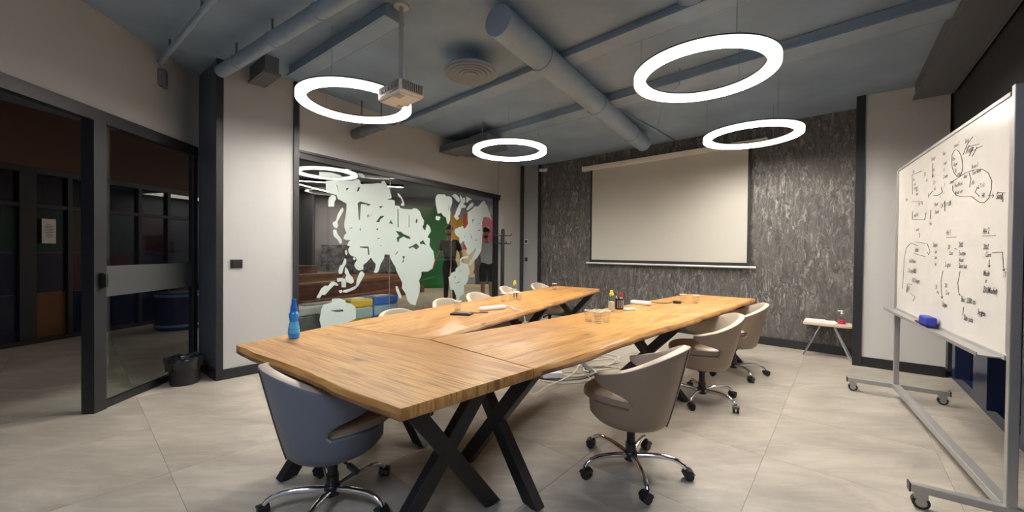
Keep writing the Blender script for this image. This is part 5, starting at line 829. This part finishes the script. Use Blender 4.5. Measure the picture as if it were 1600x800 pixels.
def strip_(name, label, x, y, rz, L=.26, W=.06, hh=.035, m='white', z=Z, sockets=4):
    t = thing(name, label, 'power strip', (x, y, z), rz); MB().box((0, 0, hh/2), (L, W, hh)).build('body', m, t, bevel=.012)
    for k in range(sockets): MB().lathe([(.017, hh), (.017, hh+.001), (.012, hh+.0012)], 14, (-L/2+L*(k+.6)/(sockets+.2), 0, 0)).build('socket', 'lgrey' if m == 'white' else 'grey', t)
    return t
strip_('power_strip', 'white power strip on the left arm with cable over the edge', -.17, 3.44, math.atan2(.17, .22), .27)
strip_('power_strip', 'white power strip on the right arm beside a black plug', 1.31, 3.89, math.atan2(-.13, .15), .20, .06, .04)
td = thing('handset', 'flat black device lying on the left arm in front of a tumbler', 'device', (-.41, 3.17, Z), R(-10)); MB().box((0, 0, .008), (.17, .11, .014)).build('body', 'plastic', td, bevel=.004); MB().box((.02, 0, .018), (.10, .08, .006)).build('keypad', 'grey', td, bevel=.002)
MB().tube([(.085, .03, .012), (.12, .06, .008), (.15, .09, .008), (.2, .1, .008)], .004, 6).build('cord', 'plastic', td, smooth=True)
def smooth_path(pts, k=8):
    P = [Vector(p) for p in pts]; out = []
    for i in range(len(P)-1):
        p0, p1, p2, p3 = P[max(i-1, 0)], P[i], P[i+1], P[min(i+2, len(P)-1)]
        for q in range(k):
            t = q/k; out.append(.5*((2*p1)+(-p0+p2)*t+(2*p0-5*p1+4*p2-p3)*t*t+(-p0+3*p1-3*p2+p3)*t**3))
    return out+[P[-1]]
def cable(label, pts, r=.005, m='cable', name='cable', n=6): return tag(MB().tube(smooth_path(pts), r, n).build(name, m, smooth=True), label, 'cable')
cable('white cable hanging from the left arm\'s power strip over the table edge', [(-.07, 3.52, Z+.02), (-.01, 3.54, Z+.02), (.02, 3.44, Z+.008), (.055, 3.39, Z+.008), (.10, 3.34, Z-.01), (.125, 3.32, .60), (.12, 3.30, .35), (.13, 3.3, .1), (.2, 3.4, .008), (.33, 3.6, .008)], .006)
cable('thin dark cable lying beside the far tumblers on the right arm', [(1.36, 4.12, Z+.004), (1.45, 4.16, Z+.004), (1.52, 4.02, Z+.004), (1.60, 3.98, Z+.004), (1.66, 4.02, Z+.005), (1.69, 4.02, Z+.014)], .004, 'plastic')
pg = thing('plug', 'black plug with cable end near the far tumblers on the right arm', 'plug', (1.73, 4.01, Z), R(-20)); MB().box((0, 0, .014), (.08, .04, .028)).build('body', 'plastic', pg, bevel=.008); MB().tube([(.04, .01, .014), (.06, .01, .014)], .003, 6).tube([(.04, -.01, .014), (.06, -.01, .014)], .003, 6).build('pin', 'chrome', pg)
cable('thin black cable hanging from the right arm to the floor behind the nearest chair', [(1.02, 2.95, .70), (1.03, 2.96, .5), (1.04, 2.95, .3), (1.06, 2.96, .1), (1.09, 3.02, .006), (1.02, 3.2, .006)], .004, 'plastic')
# blue spray bottle
sb = thing('spray_bottle', 'blue water bottle with blue cap near the left corner of the table', 'bottle', (-1.285, 2.265, Z))
MB().lathe([(.024, 0), (.029, .004), (.031, .03), (.030, .055), (.025, .08), (.022, .10), (.026, .125), (.027, .142), (.020, .156), (.014, .162)], 24).build('body', 'bluel', sb, smooth=True)
MB().lathe([(.0315, .032), (.0308, .05), (.026, .078), (.0232, .098), (.0225, .097)], 24).build('label_band', mat('pale_blue_label', (.10, .42, .78), .3), sb, smooth=True)
MB().lathe([(.019, .1625), (.020, .167), (.018, .185), (.012, .205), (.0115, .228), (.009, .231)], 18).build('cap', 'bluep', sb, smooth=True)
# ---------------------------------------------------------------- floor: bin, adapter, cables
tb = thing('waste_bin', 'small black waste bin with crumpled liner by the column', 'bin', (-3.09, 3.63, 0))
MB().lathe([(.105, 0), (.11, .005), (.135, .22), (.132, .222), (.108, .012), (.001, .011)], 28).build('bucket', 'plastic', tb, smooth=True)
n = 40; prof = [(.136, .15), (.142, .19), (.146, .225), (.143, .25), (.128, .255), (.118, .22), (.112, .15)]; vv = []
for i, (r, z) in enumerate(prof):
    for k in range(n):
        a = 2*PI*k/n; q = noise.noise(Vector((math.cos(a)*3, math.sin(a)*3, i*.9)))*.025*(1 if i < 5 else .4); q2 = noise.noise(Vector((math.cos(a)*4+9, math.sin(a)*4, i)))*.03
        vv.append(((r+q)*math.cos(a), (r+q)*math.sin(a), z+q2))
MB().add(vv, [(i*n+k, i*n+(k+1) % n, (i+1)*n+(k+1) % n, (i+1)*n+k) for i in range(len(prof)-1) for k in range(n)]).build('bin_liner', 'bag', tb, smooth=True)
ad = thing('power_adapter', 'white power adapter block on the floor in front of the cable tangle', 'adapter', (.42, 3.88, 0), R(3)); MB().box((0, 0, .032), (.20, .07, .055)).build('body', mat('adapter_white', (.72, .73, .8), .35), ad, bevel=.006); MB().tube([(-.1, 0, .03), (-.15, 0, .03)], .008, 8).build('plug_pin', 'white', ad, smooth=True)
strip_('power_strip', 'dark power strip on the floor within the cable tangle', .82, 4.22, R(-82), .42, .06, .035, 'grey', .0005)
rnd = random.Random(11)
labs = ['cream cable looping nearest the camera under the right arm', 'cream cable curled left of the dark power strip', 'cream cable arching over the dark power strip on the floor', 'cream cable running right from the tangle to the chairs', 'cream cable forming the wide rear loop of the tangle', 'cream cable coiled tightly in the middle of the tangle', 'cream cable crossing diagonally through the tangle']
def loop(cx, cy, rx, ry, a0, a1, n=9, z=.006, jit=.03):
    return [(cx+rx*math.cos(a0+(a1-a0)*k/(n-1))+rnd.uniform(-jit, jit), cy+ry*math.sin(a0+(a1-a0)*k/(n-1))+rnd.uniform(-jit, jit), z+.004*(k % 3)) for k in range(n)]
cable(labs[0], [(.2, 3.95, .006), (.3, 3.78, .006), (.48, 3.70, .006), (.70, 3.74, .006), (.80, 3.86, .008), (.70, 4.02, .01), (.52, 4.06, .008)], .0075)
cable(labs[1], loop(.68, 4.08, .24, .16, .3, 6.9, 12), .0088)
cable(labs[2], loop(.92, 4.45, .30, .22, -1.2, 5.0, 12, .02), .0088)
cable(labs[3], [(.75, 4.05, .02), (.95, 4.12, .008), (1.2, 4.22, .008), (1.4, 4.20, .006), (1.6, 4.1, .006), (1.8, 4.3, .006)], .0075)
cable(labs[4], loop(.95, 4.6, .34, .30, 2.4, -1.6, 10, .008), .0088)
cable(labs[5], loop(1.0, 4.12, .20, .14, 1, 12, 20, .01, .025), .0088)
cable(labs[6], [(.34, 3.62, .006), (.52, 3.80, .014), (.66, 4.0, .02), (.78, 4.25, .045), (.96, 4.5, .01), (1.3, 4.62, .006)], .0075)
cable('black cable curving under the cream cables in front of the tangle', [(.22, 3.86, .004), (.45, 3.80, .004), (.70, 3.84, .004), (.86, 3.98, .006), (.84, 4.06, .02)], .009, 'plastic')
# ---------------------------------------------------------------- coat rack
cr = thing('coat_rack', 'black coat stand with hooks at the right end of the map glass', 'coat rack', (-.175, 7.12, 0))
MB().tube([(0, 0, .02), (0, 0, 1.68)], .036, 16).lathe([(.03, 1.68), (.022, 1.70), (.001, 1.705)], 16).build('pole', 'steel', cr, smooth=True)
MB().lathe([(.19, 0), (.195, .008), (.18, .02), (.04, .03)], 28).build('base', 'steel', cr, smooth=True)
for z in (1.58, 1.43):
    for k in range(4): a = PI/2*k+.15+(0 if z > 1.5 else .3); c, s = math.cos(a), math.sin(a); MB().tube(smooth_path([(.03*c, .03*s, z), (.10*c, .10*s, z-.005), (.15*c, .15*s, z), (.17*c, .17*s, z+.03)], 4), .010, 8).build('hook', 'steel', cr, smooth=True)
